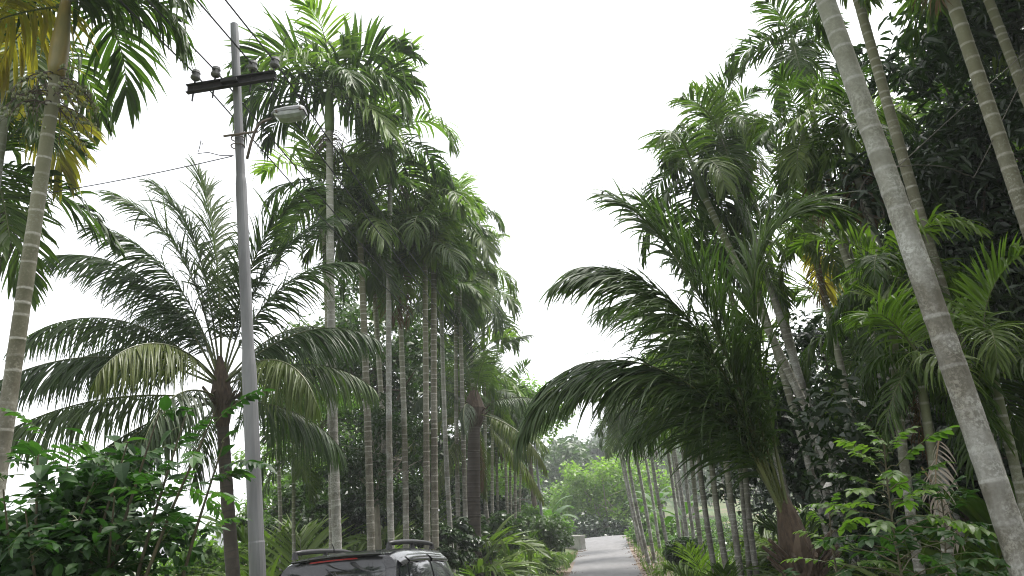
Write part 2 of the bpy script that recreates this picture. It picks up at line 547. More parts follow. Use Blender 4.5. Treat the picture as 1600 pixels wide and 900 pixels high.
def coconut(label, base, neck, r, nf, fs, seed, lb=None, old=2, dead=1, spec=None, name='coconut_palm', group=None, bow=.15, emax=84, emin=-48, stubs=10, sides=12, dens=.12, avoid=None):
    rng = random.Random(seed * 5 + 3)
    root = empty(name, base)
    tag(root, label, 'palm', group)
    lb = lb or LIB_C
    top = Vector(neck) - Vector(base)
    pts = curve_pts((0, 0, -.15), top, bow, 12, rng)
    mk_trunk('trunk', pts, r, M['coco_trunk'], root, rng, dens, sides, 1.5)
    # fibrous crown base with cut leaf stubs
    b = MB()
    ax = (pts[-1] - pts[-2]).normalized(); ax = (ax + Vector((0, 0, .4))).normalized()
    b.tube([pts[-1] - ax * .25, pts[-1] + ax * .05, pts[-1] + ax * .35, pts[-1] + ax * .7, pts[-1] + ax * 1.0], [r * .85, r * 1.35, r * 1.45, r * .9, r * .3], 10)
    for i in range(stubs):
        a = i * 2.4; p = pts[-1] + ax * (.02 * i) + Vector((math.cos(a), math.sin(a), 0)) * r * .9
        d = Vector((math.cos(a), math.sin(a), .9)).normalized()
        b.tube([p, p + d * .12, p + d * rng.uniform(.22, .42)], [.07, .055, .04], 5, flat=.5)
    b.build('fibre_crown', M['fibre'], root)
    org = pts[-1] + ax * .45
    if spec:
        for (az, e, bend, L, cp, sd, kind) in spec:
            mats = {'g': [M['coco'], M['rachis']], 'o': [M['coco_old'], M['rachis']], 'd': [M['dead'], M['rachis_b']]}[kind]
            me = frond_mesh('coconut_frond_hero', L, e, bend, int(28 * L), 1.1, .040, .20, .35 + .9 * (1 - abs(e) / 100), (16 if e + bend * -.25 > 62 or e > 88 else (-8 if e > 64 else -34)), seed * 100 + int(az + e), mats,
                            cpow=cp, kind='coco', r0=.032, side=sd, seg=6, drop=.05, fwd=((38, 18) if e > 88 else (54, 20) if e > 75 else (66, 24)), jit=.2)
            place('frond', me, root, org - ax * (.25 if e < 20 else 0), (0, 0, R(az)))
    az = rng.uniform(0, 6.28)
    for i in range(nf):
        u = (i + .5) / nf
        e = emax + (emin - emax) * u + rng.uniform(-6, 6)
        if avoid and e < 50 and avoid[0] < math.degrees(az) % 360 < avoid[1]:
            az += 1.3
        me, de = nearest(LIB_CO if (i >= nf - old and lb is LIB_C) else lb, e, rng)
        place('frond', me, root, org - ax * .35 * u, (rng.uniform(-.1, .1), -R(de), az), fs * rng.uniform(.9, 1.08))
        az += 2.4 + rng.uniform(-.2, .2)
    for i in range(dead):
        place('dead_frond', LIB_CD[-45][0], root, org - ax * .4, (0, R(25), rng.uniform(0, 6.28)), fs * rng.uniform(.6, .8))
    return root

# ------------------------------------------------------------------ ground, road, field
def gmat():
    m, nt, b = newmat('earth_and_grass')
    n1 = noise(nt, .35, 5); n2 = noise(nt, 6, 6); n3 = noise(nt, 60, 4)
    g = ramp(nt, n2, [(.3, (.045, .07, .02)), (.55, (.075, .11, .03)), (.75, (.12, .12, .05))])
    s = ramp(nt, n3, [(.3, (.11, .075, .05)), (.7, (.20, .14, .095))])
    c = mixc(nt, ramp(nt, n1, [(.36, (0, 0, 0)), (.46, (1, 1, 1))]), s, g)
    nt.links.new(c, b.inputs['Base Color']); b.inputs['Roughness'].default_value = .95
    bump(nt, b, n3, .6, .04)
    return m
M['ground'] = gmat()
xs = np.sinh(np.linspace(-4.6, 4.6, 231)) / math.sinh(4.6) * 1200
ys = np.sinh(np.linspace(-2.2, 4.6, 201)) / math.sinh(4.6) * 1180
b = MB()
for y in ys:
    for x in xs:
        b.vert((x + 4, y + 20, ground_z(x + 4, y + 20) - .015))
for j in range(len(ys) - 1):
    for i in range(len(xs) - 1):
        k = j * len(xs) + i
        b.face((k, k + 1, k + 1 + len(xs), k + len(xs)))
tag(b.build('ground', M['ground'], smooth=True), kind='structure')

def roadmat():
    m, nt, b = newmat('worn_asphalt')
    n1 = noise(nt, .7, 5); n2 = noise(nt, 90, 3); n3 = noise(nt, 3.0, 6, stretch=(1, .25, 1))
    c = ramp(nt, n1, [(.3, (.11, .108, .11)), (.7, (.165, .162, .165))])
    c = mixc(nt, .5, c, ramp(nt, n3, [(.3, (.09, .088, .09)), (.7, (.18, .178, .18))]))
    c = mixc(nt, .25, c, ramp(nt, n2, [(.3, (.05, .05, .05)), (.7, (.24, .235, .23))]))
    nt.links.new(c, b.inputs['Base Color']); b.inputs['Roughness'].default_value = .85
    bump(nt, b, n2, .4, .01)
    return m
M['road'] = roadmat()
rng = random.Random(4)
b = MB(); prev = None
for k in range(0, 211):
    s = -12 + k * .55
    bend = -.0012 * max(0, s - 62) ** 2.2
    row = []
    jl, jr = rng.uniform(-.09, .05), rng.uniform(-.05, .09)
    for q in (-RW - .02 + jl, -RW * .6, 0, RW * .6, RW + .02 + jr):
        p = road_pt(s, q + bend)
        row.append(b.vert((p.x, p.y, (zr(s) if abs(bend) < .5 else ground_z(p.x, p.y)) + .03 * (1 - (q / RW) ** 2) + .012)))
    if prev:
        for i in range(4): b.face((prev[i], prev[i + 1], row[i + 1], row[i]))
    prev = row
tag(b.build('road', M['road'], smooth=True), kind='structure')

# bare laterite verge strips along the road
M['laterite'] = plain('laterite_soil', (.11, .082, .06), (.20, .155, .118), 1.2, .95, bmp=.5)
for sgn, s0, s1, w0 in ((-1, 22, 43, 1.5), (1, 26, 62, 1.5)):
    b = MB(); prev = None
    n = 40
    for k in range(n + 1):
        s = s0 + (s1 - s0) * k / n
        ww = w0 * math.sin(math.pi * min(1, max(0, k / n)) ** .8) ** .6 * rng.uniform(.75, 1.2) + .05
        row = []
        for f in (0, .35, .7, 1):
            p = road_pt(s, sgn * (RW - .08 + f * ww))
            row.append(b.vert((p.x, p.y, ground_z(p.x, p.y) + .018 - .02 * f)))
        if prev:
            for i in range(3): b.face((prev[i], prev[i + 1], row[i + 1], row[i]) if sgn > 0 else (row[i], row[i + 1], prev[i + 1], prev[i]))
        prev = row
    tag(b.build('soil_verge', M['laterite']), kind='structure')
# pale bare field seen between the bush and the pole
M['field'] = plain('bare_field_soil', (.34, .22, .16), (.46, .33, .25), .15, .95)
b = MB(); prev = None
for j in range(9):
    y = 120 + j * 8
    row = []
    for i in range(11):
        x = -75 + i * 3.6 - .32 * (y - 120)
        row.append(b.vert((x, y, ground_z(x, y) + .08)))
    if prev:
        for i in range(10): b.face((prev[i], prev[i + 1], row[i + 1], row[i]))
    prev = row
tag(b.build('bare_field', M['field']), kind='structure')

# ------------------------------------------------------------------ broadleaf trees
def leaf_cloud(centres, radii, n, size, seed, aspect=.42, up=.5, droop=0.0, squash=.8):
    rg = np.random.default_rng(seed)
    idx = rg.integers(0, len(centres), n)
    c = np.array(centres)[idx]; r = np.array(radii)[idx][:, None]
    d = rg.normal(size=(n, 3)); d /= np.linalg.norm(d, axis=1)[:, None]
    d[:, 2] *= squash
    p = c + d * r * rg.random((n, 1)) ** .45
    nrm = rg.normal(size=(n, 3)); nrm[:, 2] = np.abs(nrm[:, 2]) + up; nrm += d * .7
    nrm /= np.linalg.norm(nrm, axis=1)[:, None]
    t = rg.normal(size=(n, 3)) + d * .8; t[:, 2] -= droop
    t -= nrm * (t * nrm).sum(1)[:, None]; t /= np.linalg.norm(t, axis=1)[:, None] + 1e-9
    u = np.cross(nrm, t)
    s = size * rg.uniform(.6, 1.3, (n, 1))
    v = np.empty((n, 4, 3))
    v[:, 0] = p - t * s * .5
    v[:, 1] = p - u * s * aspect * .5 + nrm * s * .08
    v[:, 2] = p + t * s * .5 - nrm * s * .10
    v[:, 3] = p + u * s * aspect * .5 + nrm * s * .08
    tint = np.repeat(np.clip(.5 + rg.normal(0, .2, n) + rg.normal(0, .14, len(centres))[idx], 0, 1), 4)
    return v.reshape(-1, 3), tint
def cloud_mesh(name, v, tint, mat):
    n = len(v) // 4
    me = bpy.data.meshes.new(name)
    me.vertices.add(len(v)); me.vertices.foreach_set('co', v.astype(np.float32).ravel())
    me.loops.add(4 * n); me.loops.foreach_set('vertex_index', np.arange(4 * n, dtype=np.int32))
    me.polygons.add(n); me.polygons.foreach_set('loop_start', np.arange(0, 4 * n, 4, dtype=np.int32))
    a = me.attributes.new('tint', 'FLOAT', 'POINT'); a.data.foreach_set('value', tint.astype(np.float32))
    me.materials.append(mat)
    me.update(calc_edges=True); me.validate()
    return me
def fine_cloud(name, centres, radii, n, size, seed, mat, aspect=.5, up=.6):
    rg = np.random.default_rng(seed)
    v4, t4 = leaf_cloud(centres, radii, n, size, seed, aspect, up)
    q = v4.reshape(-1, 4, 3)
    a, t = q[:, 0], q[:, 2] - q[:, 0]
    u = (q[:, 3] - q[:, 1]) * .5
    nn = np.cross(t, u); nn /= np.linalg.norm(nn, axis=1)[:, None] + 1e-9
    ln = np.linalg.norm(t, axis=1)[:, None]
    xs_ = np.array([0, .15, .4, .7, .9, 1.0]); wp = np.array([.08, .7, 1.0, .72, .3, .02])
    rows = []
    curl = rg.uniform(.05, .3, (len(q), 1))
    for x, ww in zip(xs_, wp):
        c = a + t * x - nn * ln * curl * x * x
        rows.append([c - u * ww + nn * ln * .10 * ww, c, c + u * ww + nn * ln * .10 * ww])
    V = np.empty((len(q), 10, 4, 3)); k = 0
    for r0, r1 in zip(rows, rows[1:]):
        V[:, k] = np.stack([r0[0], r0[1], r1[1], r1[0]], 1); V[:, k + 1] = np.stack([r0[1], r0[2], r1[2], r1[1]], 1); k += 2
    return cloud_mesh(name, V.reshape(-1, 3), np.repeat(t4.reshape(-1, 4)[:, 0], 40), mat)
def broad_tree(name, label, base, h, cr, nleaf, size, mat, seed, crown_h=None, clumps=40, bark='bark', r=.16, group=None, cat='tree',
               aspect=.42, lean=(0, 0), clump_r=.30, up=.5, droop=0, cz=None, limbs=7, fine=False):
    rng = random.Random(seed)
    root = empty(name, base)
    tag(root, label, cat, group)
    crown_h = crown_h or cr * .9
    c = Vector((lean[0], lean[1], (cz if cz else h - crown_h)))
    fork = c * .62; fork.z = max(.4, c.z - crown_h * .75)
    b = MB(); n = 7
    tp = [Vector((0, 0, -.15)).lerp(fork, i / n) + Vector((rng.uniform(-.1, .1), rng.uniform(-.1, .1), 0)) * (r * 3 if 0 < i < n else 0) for i in range(n + 1)]
    b.tube(tp, [r * (1.35 - .3 * min(1, i / 2) - .35 * i / n) for i in range(n + 1)], 8)
    b.build('trunk', M[bark], root, smooth=True)
    cen, rad = [], []
    for i in range(clumps):
        while True:
            d = Vector((rng.uniform(-1, 1), rng.uniform(-1, 1), rng.uniform(-1, 1)))
            if .25 < d.length < 1: break
        d = d * (.72 + .28 * rng.random())
        cen.append(c + Vector((d.x * cr, d.y * cr, d.z * crown_h))); rad.append(cr * clump_r * rng.uniform(.6, 1.25))
    b2 = MB()
    for i in range(limbs):
        e = cen[(i * 5) % clumps]
        mid = fork.lerp(e, .5) + Vector((rng.uniform(-.2, .2), rng.uniform(-.2, .2), .15)) * cr * .35
        b2 = MB()
        b2.tube([fork - Vector((0, 0, .1)), fork.lerp(mid, .6), mid, mid.lerp(e, .6), e], [r * .55, r * .4, r * .28, r * .17, r * .06], 6)
        for j in range(3):
            e2 = cen[(i * 5 + j * 3 + 2) % clumps]
            if (e2 - mid).length < cr * 1.1:
                b2.tube([mid, mid.lerp(e2, .5) + Vector((0, 0, .1 * cr * rng.random())), e2], [r * .2, r * .13, r * .05], 5)
        b2.build('limb', M[bark], root, smooth=True)
    if fine:
        place('crown', fine_cloud('crown', [tuple(x) for x in cen], rad, nleaf, size, seed + 9, M[mat], aspect, up), root)
    else:
        v, t = leaf_cloud([tuple(x) for x in cen], rad, nleaf, size, seed + 9, aspect, up, droop)
        place('crown', cloud_mesh('crown', v, t, M[mat]), root)
    return root

# ------------------------------------------------------------------ electricity pole, lamp, wires
M['galv'] = plain('galvanised_steel', (.085, .085, .088), (.19, .193, .20), 7, .6, .15, bmp=.1, stretch=(1, 1, .12))
M['darksteel'] = plain('dark_steel', (.022, .021, .026), (.05, .045, .05), 12, .7, .2)
M['insul'] = plain('grey_insulator', (.10, .10, .10), (.17, .165, .16), 10, .45)
M['wire'] = plain('wire_metal', (.035, .035, .04), (.06, .06, .065), 4, .6, .3)
M['rust'] = plain('brown_bracket', (.09, .075, .06), (.16, .13, .105), 15, .8, .2)
M['lampcase'] = plain('lamp_case', (.16, .165, .165), (.22, .22, .22), 6, .5, .4)
m, nt, bs = newmat('lamp_glass')
n_ = noise(nt, 14, 3)
nt.links.new(ramp(nt, n_, [(.3, (.35, .37, .37)), (.7, (.55, .57, .57))]), bs.inputs['Base Color'])
bs.inputs['Roughness'].default_value = .12; bs.inputs['Transmission Weight'].default_value = .35
M['lampglass'] = m

PY = 8.2
ptop, plow = at(366, 38, PY), at(403, 900, PY)
d = (ptop - plow) / (ptop.z - plow.z)
pb = plow + d * (ground_z(plow.x, plow.y) - plow.z)
def pole(name, label, base, top, arm_c, arm_dir, lamp=False, r=.078):
    root = empty(name, base)
    tag(root, label, 'utility pole')
    o = Vector(base)
    T = Vector(top) - o
    b = MB()
    H = T.length
    b.tube([T * 0 - Vector((0, 0, .2)), T * .26, T * .262, T * .48], [r * 1.06, r * 1.05, r, r * .99], 16); shaft = b.build('pole_base_tube', M['galv'], root, smooth=False)
    b = MB(); b.tube([T * .47, T * .485, T * .5, T * .74], [r * .98, r * .92, r * .82, r * .80], 16); b.build('pole_middle_tube', M['galv'], root)
    b = MB(); b.tube([T * .73, T * .742, T * .752, T * .985, T], [r * .79, r * .76, r * .66, r * .64, r * .6], 16); b.build('pole_top_tube', M['galv'], root)
    ac = Vector(arm_c) - o
    ad = Vector(arm_dir).normalized()
    up = Vector((0, 0, 1)); up = (up - ad * up.dot(ad)).normalized(); fw = ad.cross(up)
    Mx = Matrix((ad, fw, up)).transposed()
    # channel-section cross arm: web and two flanges
    b = MB()
    b.box(ac - fw * .0, (ARM, .008, .055), 0, Mx)
    b.box(ac + fw * .028 + up * .050, (ARM - .003, .028, .005), 0, Mx); b.box(ac + fw * .028 - up * .050, (ARM - .003, .028, .005), 0, Mx)
    arm = b.build('cross_arm', M['darksteel'], root)
    b = MB(); b.box(ac + fw * .02, (.10, .075, .02), 0, Mx); b.build('arm_clamp', M['darksteel'], root)
    pins = []
    for f in (-.86, -.40, .44, .93):
        p = ac + ad * ARM * f
        pin = MB(); lean = (up + ad * .12).normalized()
        pin.tube([p - lean * .16, p, p + lean * .16], [.010, .011, .011], 6)
        pin.build('insulator_pin', M['darksteel'], root)
        b = MB()
        q = p + lean * .13
        b.tube([q + lean * z for z in (0, .02, .045, .05, .085, .09, .125, .14)], [.040, .058, .058, .044, .044, .054, .046, .02], 12)
        b.build('insulator', M['insul'], root, smooth=False)
        pins.append(o + q + lean * .075 + up * .0)
    return root, pins, Mx
ARM = .56
arm_c = at(368, 137, PY)
arm_dir = RNRM.copy(); arm_dir.z = .02
pl, pins, _ = pole('utility_pole', 'grey tubular steel electricity pole with black cross arm and street lamp', pb, ptop, arm_c - RDIR * .1, arm_dir, True)
# the lamp bracket and the lamp
o_ = Vector(pb)
b = MB()
br = at(372, 218, PY) - o_
b.tube([br - RNRM * .12 - RDIR * .12, br + RNRM * .30 - RDIR * .12], [.014, .014], 6)
for dz in (0, -.10):
    pc = br + Vector((0, 0, dz + .01))
    b.tube([pc + Vector((math.cos(a) * .078, math.sin(a) * .078, 0)) for a in [k * math.pi / 8 for k in range(17)]], [.008] * 17, 4, cap=False)
b.build('lamp_bracket', M['rust'], pl)
lp = [at(x, y, PY - .15) - o_ for x, y in ((386, 248), (392, 224), (398, 206), (404, 195), (413, 189), (426, 185))]
b = MB(); b.tube(lp, [.017] * 6, 8); b.build('lamp_arm', M['rust'], pl, smooth=True)
lamp_root = empty('street_lamp', at(426, 186, PY - .15))
tag(lamp_root, 'boxy grey street lamp with clear bowl on the electricity pole', 'street lamp')
la, lb_ = at(426, 187, PY - .15), at(478, 180, PY - .15)
ldir = (lb_ - la).normalized(); lf = Vector((0, 1, 0)); lf = (lf - ldir * lf.dot(ldir)).normalized(); lup = ldir.cross(lf) * -1
if lup.z < 0: lup = -lup
Ml = Matrix((ldir, lf, lup)).transposed()
LL = (lb_ - la).length
b = MB()
secs = [(0, .05, .045), (.12, .095, .065), (.5, .115, .075), (.9, .11, .07), (1.0, .08, .05)]
prev = None
for t, hw, hh in secs:
    c = ldir * LL * t + lup * .03
    row = [b.vert(c + lf * y + lup * z) for y, z in ((-hw, -.0), (-hw * .95, hh * .5), (-hw * .6, hh), (hw * .6, hh), (hw * .95, hh * .5), (hw, 0))]
    if prev:
        for i in range(6): b.face((prev[i], prev[(i + 1) % 6], row[(i + 1) % 6], row[i]))
    else: b.face(row)
    prev = row
b.face(prev[::-1])
b.build('lamp_housing', M['lampcase'], lamp_root)
b = MB(); prev = None
for t, hw, hh in ((.10, .085, .02), (.2, .10, .06), (.55, .108, .075), (.88, .10, .06), (.97, .08, .02)):
    c = ldir * LL * t + lup * .026
    row = [b.vert(c + lf * y + lup * z) for y, z in ((-hw, 0), (-hw * .9, -hh * .6), (-hw * .55, -hh), (hw * .55, -hh), (hw * .9, -hh * .6), (hw, 0))]
    if prev:
        for i in range(6): b.face((prev[i], row[i], row[(i + 1) % 6], prev[(i + 1) % 6]))
    else: b.face(row[::-1])
    prev = row
b.face(prev)
b.build('lamp_bowl', M['lampglass'], lamp_root)
b = MB(); b.tube([ldir * LL * .3 - lup * .0 , ldir * LL * .75 - lup * .0], [.022, .022], 8); b.build('lamp_bulb', M['lampglass'], lamp_root)
for k in (.2, .9):
    b = MB(); b.box(ldir * LL * k + lup * .03 , (.012, .118, .014), 0, Ml); b.build('lamp_clip', M['rust'], lamp_root)

# the next pole along the road, lost among the palms, carries the far end of the wires
DS = 34
npb = Vector(pb) + RDIR * DS; npb.z = ground_z(npb.x, npb.y)
pl2, pins2, _ = pole('utility_pole', 'far electricity pole hidden in the palms left of the road', npb, npb + Vector((0, 0, (ptop - Vector(pb)).z)), npb + Vector((0, 0, arm_c.z - pb.z)), arm_dir)
names = ['outer left', 'inner left', 'inner right', 'outer right']
for i in range(4):
    A, B = pins[i], pins2[i]
    C = A - RDIR * 30 + Vector((0, 0, .1))
    pts = [C.lerp(A, k / 16) - Vector((0, 0, 1.6 * (k / 16) * (1 - k / 16))) for k in range(17)] + [A.lerp(B, k / 22) - Vector((0, 0, 2.0 * (k / 22) * (1 - k / 22))) for k in range(1, 23)]
    b = MB(); b.tube(pts, [.0095] * len(pts), 5)
    tag(b.build('overhead_wire', M['wire']), 'thin overhead wire on the %s insulator of the cross arm' % names[i], 'wire', 'overhead wires')
# thin stay wire to the left
A, B = at(363, 244, PY), at(-60, 292, 9.5)
B = A + (B - A) * 2.2
b = MB(); b.tube([A.lerp(B, k / 20) - Vector((0, 0, .55 * 4 * (k / 20) * (1 - k / 20))) * .5 for k in range(21)], [.0065] * 21, 5)
tag(b.build('service_wire', M['wire']), 'thin sagging wire running left from the electricity pole', 'wire')
b = MB(); b.tube([at(x, y, PY) for x, y in ((365, 243), (345, 243), (325, 238), (309, 240), (312, 230), (314, 219), (317, 226))], [.006] * 7, 5)
tag(b.build('loose_wire_end', M['wire']), 'short kinked wire end sticking out left of the pole', 'wire')

# ------------------------------------------------------------------ parked car
def mk_car():
    m, nt, bs = newmat('black_car_paint')
    nt.links.new(ramp(nt, noise(nt, 40, 3), [(.3, (.004, .0045, .006)), (.7, (.009, .0095, .011))]), bs.inputs['Base Color'])
    bs.inputs['Roughness'].default_value = .28; bs.inputs['Coat Weight'].default_value = .8; bs.inputs['Coat Roughness'].default_value = .08
    nt.links.new(ramp(nt, noise(nt, 3, 5), [(.3, (.2,) * 3), (.7, (.42,) * 3)]), bs.inputs['Roughness'])
    paint = m
    m, nt, bs = newmat('tinted_glass')
    nt.links.new(ramp(nt, noise(nt, 2, 2), [(.3, (.012, .014, .016)), (.7, (.02, .022, .024))]), bs.inputs['Base Color'])
    bs.inputs['Roughness'].default_value = .04; bs.inputs['Specular IOR Level'].default_value = .9
    glass = m
    m, nt, bs = newmat('red_lens')
    nt.links.new(ramp(nt, noise(nt, 30, 2), [(.3, (.28, .012, .010)), (.7, (.42, .03, .022))]), bs.inputs['Base Color'])
    bs.inputs['Roughness'].default_value = .15
    red = m
    black = plain('black_trim', (.012, .012, .013), (.022, .022, .024), 20, .5)
    rubber = plain('tyre_rubber', (.015, .015, .015), (.03, .029, .028), 20, .85)
    alloy = plain('alloy', (.35, .36, .37), (.45, .46, .47), 8, .35, .8)
    chrome = plain('visor_plastic', (.03, .03, .033), (.05, .05, .055), 8, .12, spec=.8)
    plate = plain('number_plate_white', (.65, .65, .62), (.72, .72, .70), 8, .5)
    lens = plain('clear_lens', (.55, .56, .57), (.65, .66, .67), 8, .1)
    root = empty('parked_car', (0, 0, 0))
    # half profile stations: y, list of (x, y offset, z)
    def st(y, wb, wbelt, zbelt, wr, zr_, rake):
        return [(wb * .93, y, .30), (wb, y, .42), (wb + .01, y, .62), (wbelt + .015, y + rake * .05, .82), (wbelt, y + rake * .12, zbelt), (wbelt - .03, y + rake * .2, zbelt + .035),
                (wbelt + (wr - wbelt) * .5, y + rake * .58, zbelt + (zr_ - zbelt) * .48), (wr + .035, y + rake * .88, zr_ - .15), (wr - .035, y + rake * .98, zr_ - .045), (wr - .20, y + rake, zr_ - .008), (0, y + rake, zr_ + .012)]
    S = [st(0, .84, .84, 1.06, .69, 1.66, .42), st(.18, .885, .87, 1.07, .70, 1.69, .36), st(.7, .90, .885, 1.06, .71, 1.725, .16), st(1.6, .90, .885, 1.03, .71, 1.73, 0),
         st(2.35, .90, .885, 1.01, .70, 1.71, .0), st(2.75, .90, .885, 1.00, .69, 1.66, 0), st(3.12, .90, .88, .995, .74, 1.33, 0), st(3.42, .90, .875, .985, .80, 1.06, 0), st(3.9, .885, .85, .95, .78, 1.01, 0), st(4.25, .86, .80, .86, .72, .93, 0), st(4.42, .78, .70, .74, .60, .78, 0)]
    def interp(u, lst):
        n = len(lst) - 1
        k = min(max(u, 0), 1) * n; i = min(int(k), n - 1); f = k - i
        P0, P1, P2, P3 = (lst[max(0, min(n, j))] for j in (i - 1, i, i + 1, i + 2))
        return tuple(.5 * ((2 * b_) + (c_ - a_) * f + (2 * a_ - 5 * b_ + 4 * c_ - d_) * f * f + (3 * b_ - a_ - 3 * c_ + d_) * f ** 3) for a_, b_, c_, d_ in zip(P0, P1, P2, P3))
    def surf(u, v):
        return Vector(interp(u, [interp(v, s_) for s_ in S]))
    NU, NV = 48, 28
    b = MB(); grid = []
    for i in range(NU + 1):
        half = [surf(i / NU, j / NV) for j in range(NV + 1)]
        half[-1].x = 0
        row = [b.vert(p) for p in half] + [b.vert((-p.x, p.y, p.z)) for p in half[-2::-1]]
        grid.append(row)
    for A, B in zip(grid, grid[1:]):
        for j in range(len(A) - 1):
            b.face((A[j], A[j + 1], B[j + 1], B[j]))
        b.face((A[-1], A[0], B[0], B[-1]))
    def rear(x, v, off=0.0):      # rear face, bulged
        p = surf(0, v); w_ = max(.01, p.x)
        return Vector((x * w_, p.y - .07 * (1 - x * x) - off, p.z + .02 * (1 - x * x) * (1 if v > .75 else 0)))
    prev = None
    for j in range(NV + 1):
        v = j / NV * .93
        row = [b.vert(rear(x, v)) for x in np.linspace(-1, 1, 13)]
        if prev:
            for i in range(12): b.face((prev[i], prev[i + 1], row[i + 1], row[i]))
        prev = row
    tops = [b.vert(Vector((x * surf(.02, .93).x, surf(.02, .93).y, 1.665)) ) for x in np.linspace(-1, 1, 13)]
    for i in range(12): b.face((prev[i], prev[i + 1], tops[i + 1], tops[i]))
    fr = [surf(1, j / NV) for j in range(NV + 1)]
    prev = None
    for p in fr:
        row = [b.vert((x * p.x, p.y + .06 * (1 - x * x), p.z)) for x in np.linspace(-1, 1, 9)]
        if prev:
            for i in range(8): b.face((prev[i], row[i], row[i + 1], prev[i + 1]))
        prev = row
    body = b.build('body', paint, root, smooth=True)
    # windows
    def rpatch(name, x0, x1, v0, v1, off, mat, parent, nx=10, nv=5):
        b = MB(); prev = None
        for j in range(nv + 1):
            row = [b.vert(rear(x, v0 + (v1 - v0) * j / nv, off)) for x in np.linspace(x0, x1, nx + 1)]
            if prev:
                for i in range(nx): b.face((prev[i], prev[i + 1], row[i + 1], row[i]))
            prev = row
        return b.build(name, mat, parent, smooth=True)
    rpatch('rear_window', -.84, .84, .50, .76, .012, glass, root)
    rpatch('brake_light', -.50, .42, .795, .822, .030, red, root)
    # tail spoiler lip above the light
    b = MB(); prev = None
    for x in np.linspace(-.93, .93, 15):
        p = rear(x, .845, 0); q = rear(x, .90, 0)
        row = [b.vert(p + Vector((0, -.015, .002))), b.vert(p + Vector((0, -.075, .012))), b.vert(p + Vector((0, -.078, .03))), b.vert(q + Vector((0, .06, .015)))]
        if prev:
            for i in range(3): b.face((prev[i], row[i], row[i + 1], prev[i + 1]))
        prev = row
    b.build('spoiler', paint, root, smooth=True)
    wp = [rear(.30, .53, .03), rear(.16, .62, .035), rear(.02, .70, .035)]
    b = MB(); b.tube(wp, [.011, .009, .006], 5); b.tube([rear(.26, .6, .03), rear(-.16, .735, .03)], [.006, .005], 4); b.build('rear_wiper', black, root)
    for sx in (1, -1):
        for (u0, u1, v0, v1) in ((.07, .16, .54, .70), (.175, .30, .53, .72), (.315, .455, .53, .72)):
            b = MB(); prev = None
            for i in range(7):
                u = u0 + (u1 - u0) * i / 6
                row = []
                for j in range(6):
                    v = v0 + (v1 - v0) * j / 5
                    p = surf(u, v) + Vector((.008, 0, .002)); row.append(b.vert((p.x * sx, p.y, p.z)))
                if prev:
                    for j in range(5): b.face((prev[j], row[j], row[j + 1], prev[j + 1]) if sx < 0 else (prev[j], prev[j + 1], row[j + 1], row[j]))
                prev = row
            b.build('side_window', glass, root, smooth=True)
            b = MB(); prev = None       # rain visor
            for i in range(9):
                u = u0 + (u1 - u0) * i / 8
                p = surf(u, .735); q = surf(u, .685)
                row = [b.vert(((p.x + .010) * sx, p.y, p.z)), b.vert(((q.x + .045) * sx, q.y, q.z + .01)), b.vert(((q.x + .03) * sx, q.y, q.z - .012))]
                if prev:
                    for j in range(2): b.face((prev[j], row[j], row[j + 1], prev[j + 1]))
                prev = row
            b.build('rain_visor', chrome, root, smooth=True)
        # roof rail
        b = MB()
        ra = [Vector((sx * .60, .52 + k * .235, 1.725 + .07 * math.sin(math.pi * min(1, max(.0, (k + .8) / 9.6))) ** .35)) for k in range(9)]
        b.tube(ra, [.026, .032, .032, .032, .032, .032, .032, .03, .024], 8, flat=1.0)
        rail = b.build('roof_rail', black, root, smooth=True)
        for k in (0, 4, 8):
            b = MB(); p = ra[k]
            b.tube([Vector((p.x, p.y, 1.70)), Vector((p.x, p.y, 1.735)), p + Vector((0, 0, .004))], [.045, .036, .028], 8)
            b.build('rail_foot', black, rail)
        # tail lamp, headlamp, mirror
        b = MB()
        pts = [rear(sx * x, v, .02) for v in (.33, .40, .47, .53) for x in (.80, .985)]
        ids = [b.vert(p) for p in pts]
        for k in range(3): b.face((ids[2 * k], ids[2 * k + 1], ids[2 * k + 3], ids[2 * k + 2]) if sx > 0 else (ids[2 * k], ids[2 * k + 2], ids[2 * k + 3], ids[2 * k + 1]))
        b.build('tail_lamp', red, root)
        b = MB(); b.tube([(sx * .58, 4.40, .74), (sx * .62, 4.43, .74), (sx * .66, 4.36, .75), (sx * .74, 4.28, .76)], [.05, .08, .085, .05], 10, flat=.9); b.build('headlight', lens, root)
        b = MB(); b.tube([(sx * .86, 2.95, 1.03), (sx * .95, 2.93, 1.06), (sx * 1.03, 2.92, 1.09), (sx * 1.08, 2.92, 1.09)], [.03, .06, .09, .05], 8, flat=.55); b.build('side_mirror', paint, root, smooth=True)
        for yy in (.82, 3.55):
            wh = empty('wheel', (sx * .80, yy, .35)); wh.parent = root
            b = MB(); b.tube([(sx * x, 0, 0) for x in (-.11, -.1, -.05, .05, .1, .11)], [.27, .33, .35, .35, .33, .27], 24); b.build('tyre', rubber, wh)
            b = MB(); b.tube([(sx * x, 0, 0) for x in (.07, .112, .118)], [.23, .225, .20], 20); b.build('rim', alloy, wh)
        b = MB(); b.tube([surf(.24, .48) + Vector((.012, -.09, 0)) if sx > 0 else Vector((-surf(.24, .48).x - .012, surf(.24, .48).y - .09, surf(.24, .48).z)), Vector((sx * (surf(.24, .48).x + .02), surf(.24, .48).y + .09, surf(.24, .48).z))], [.013, .013], 6); b.build('door_handle', paint, root)
    b = MB(); b.box((0, -.085, .70), (.25, .008, .06)); b.build('number_plate', plate, root)
    b = MB(); b.tube([(-.80, .0, .42), (-.5, -.10, .42), (0, -.13, .42), (.5, -.10, .42), (.80, .0, .42)], [.09, .11, .12, .11, .09], 8, flat=1.0); b.build('rear_bumper', black, root, smooth=True)
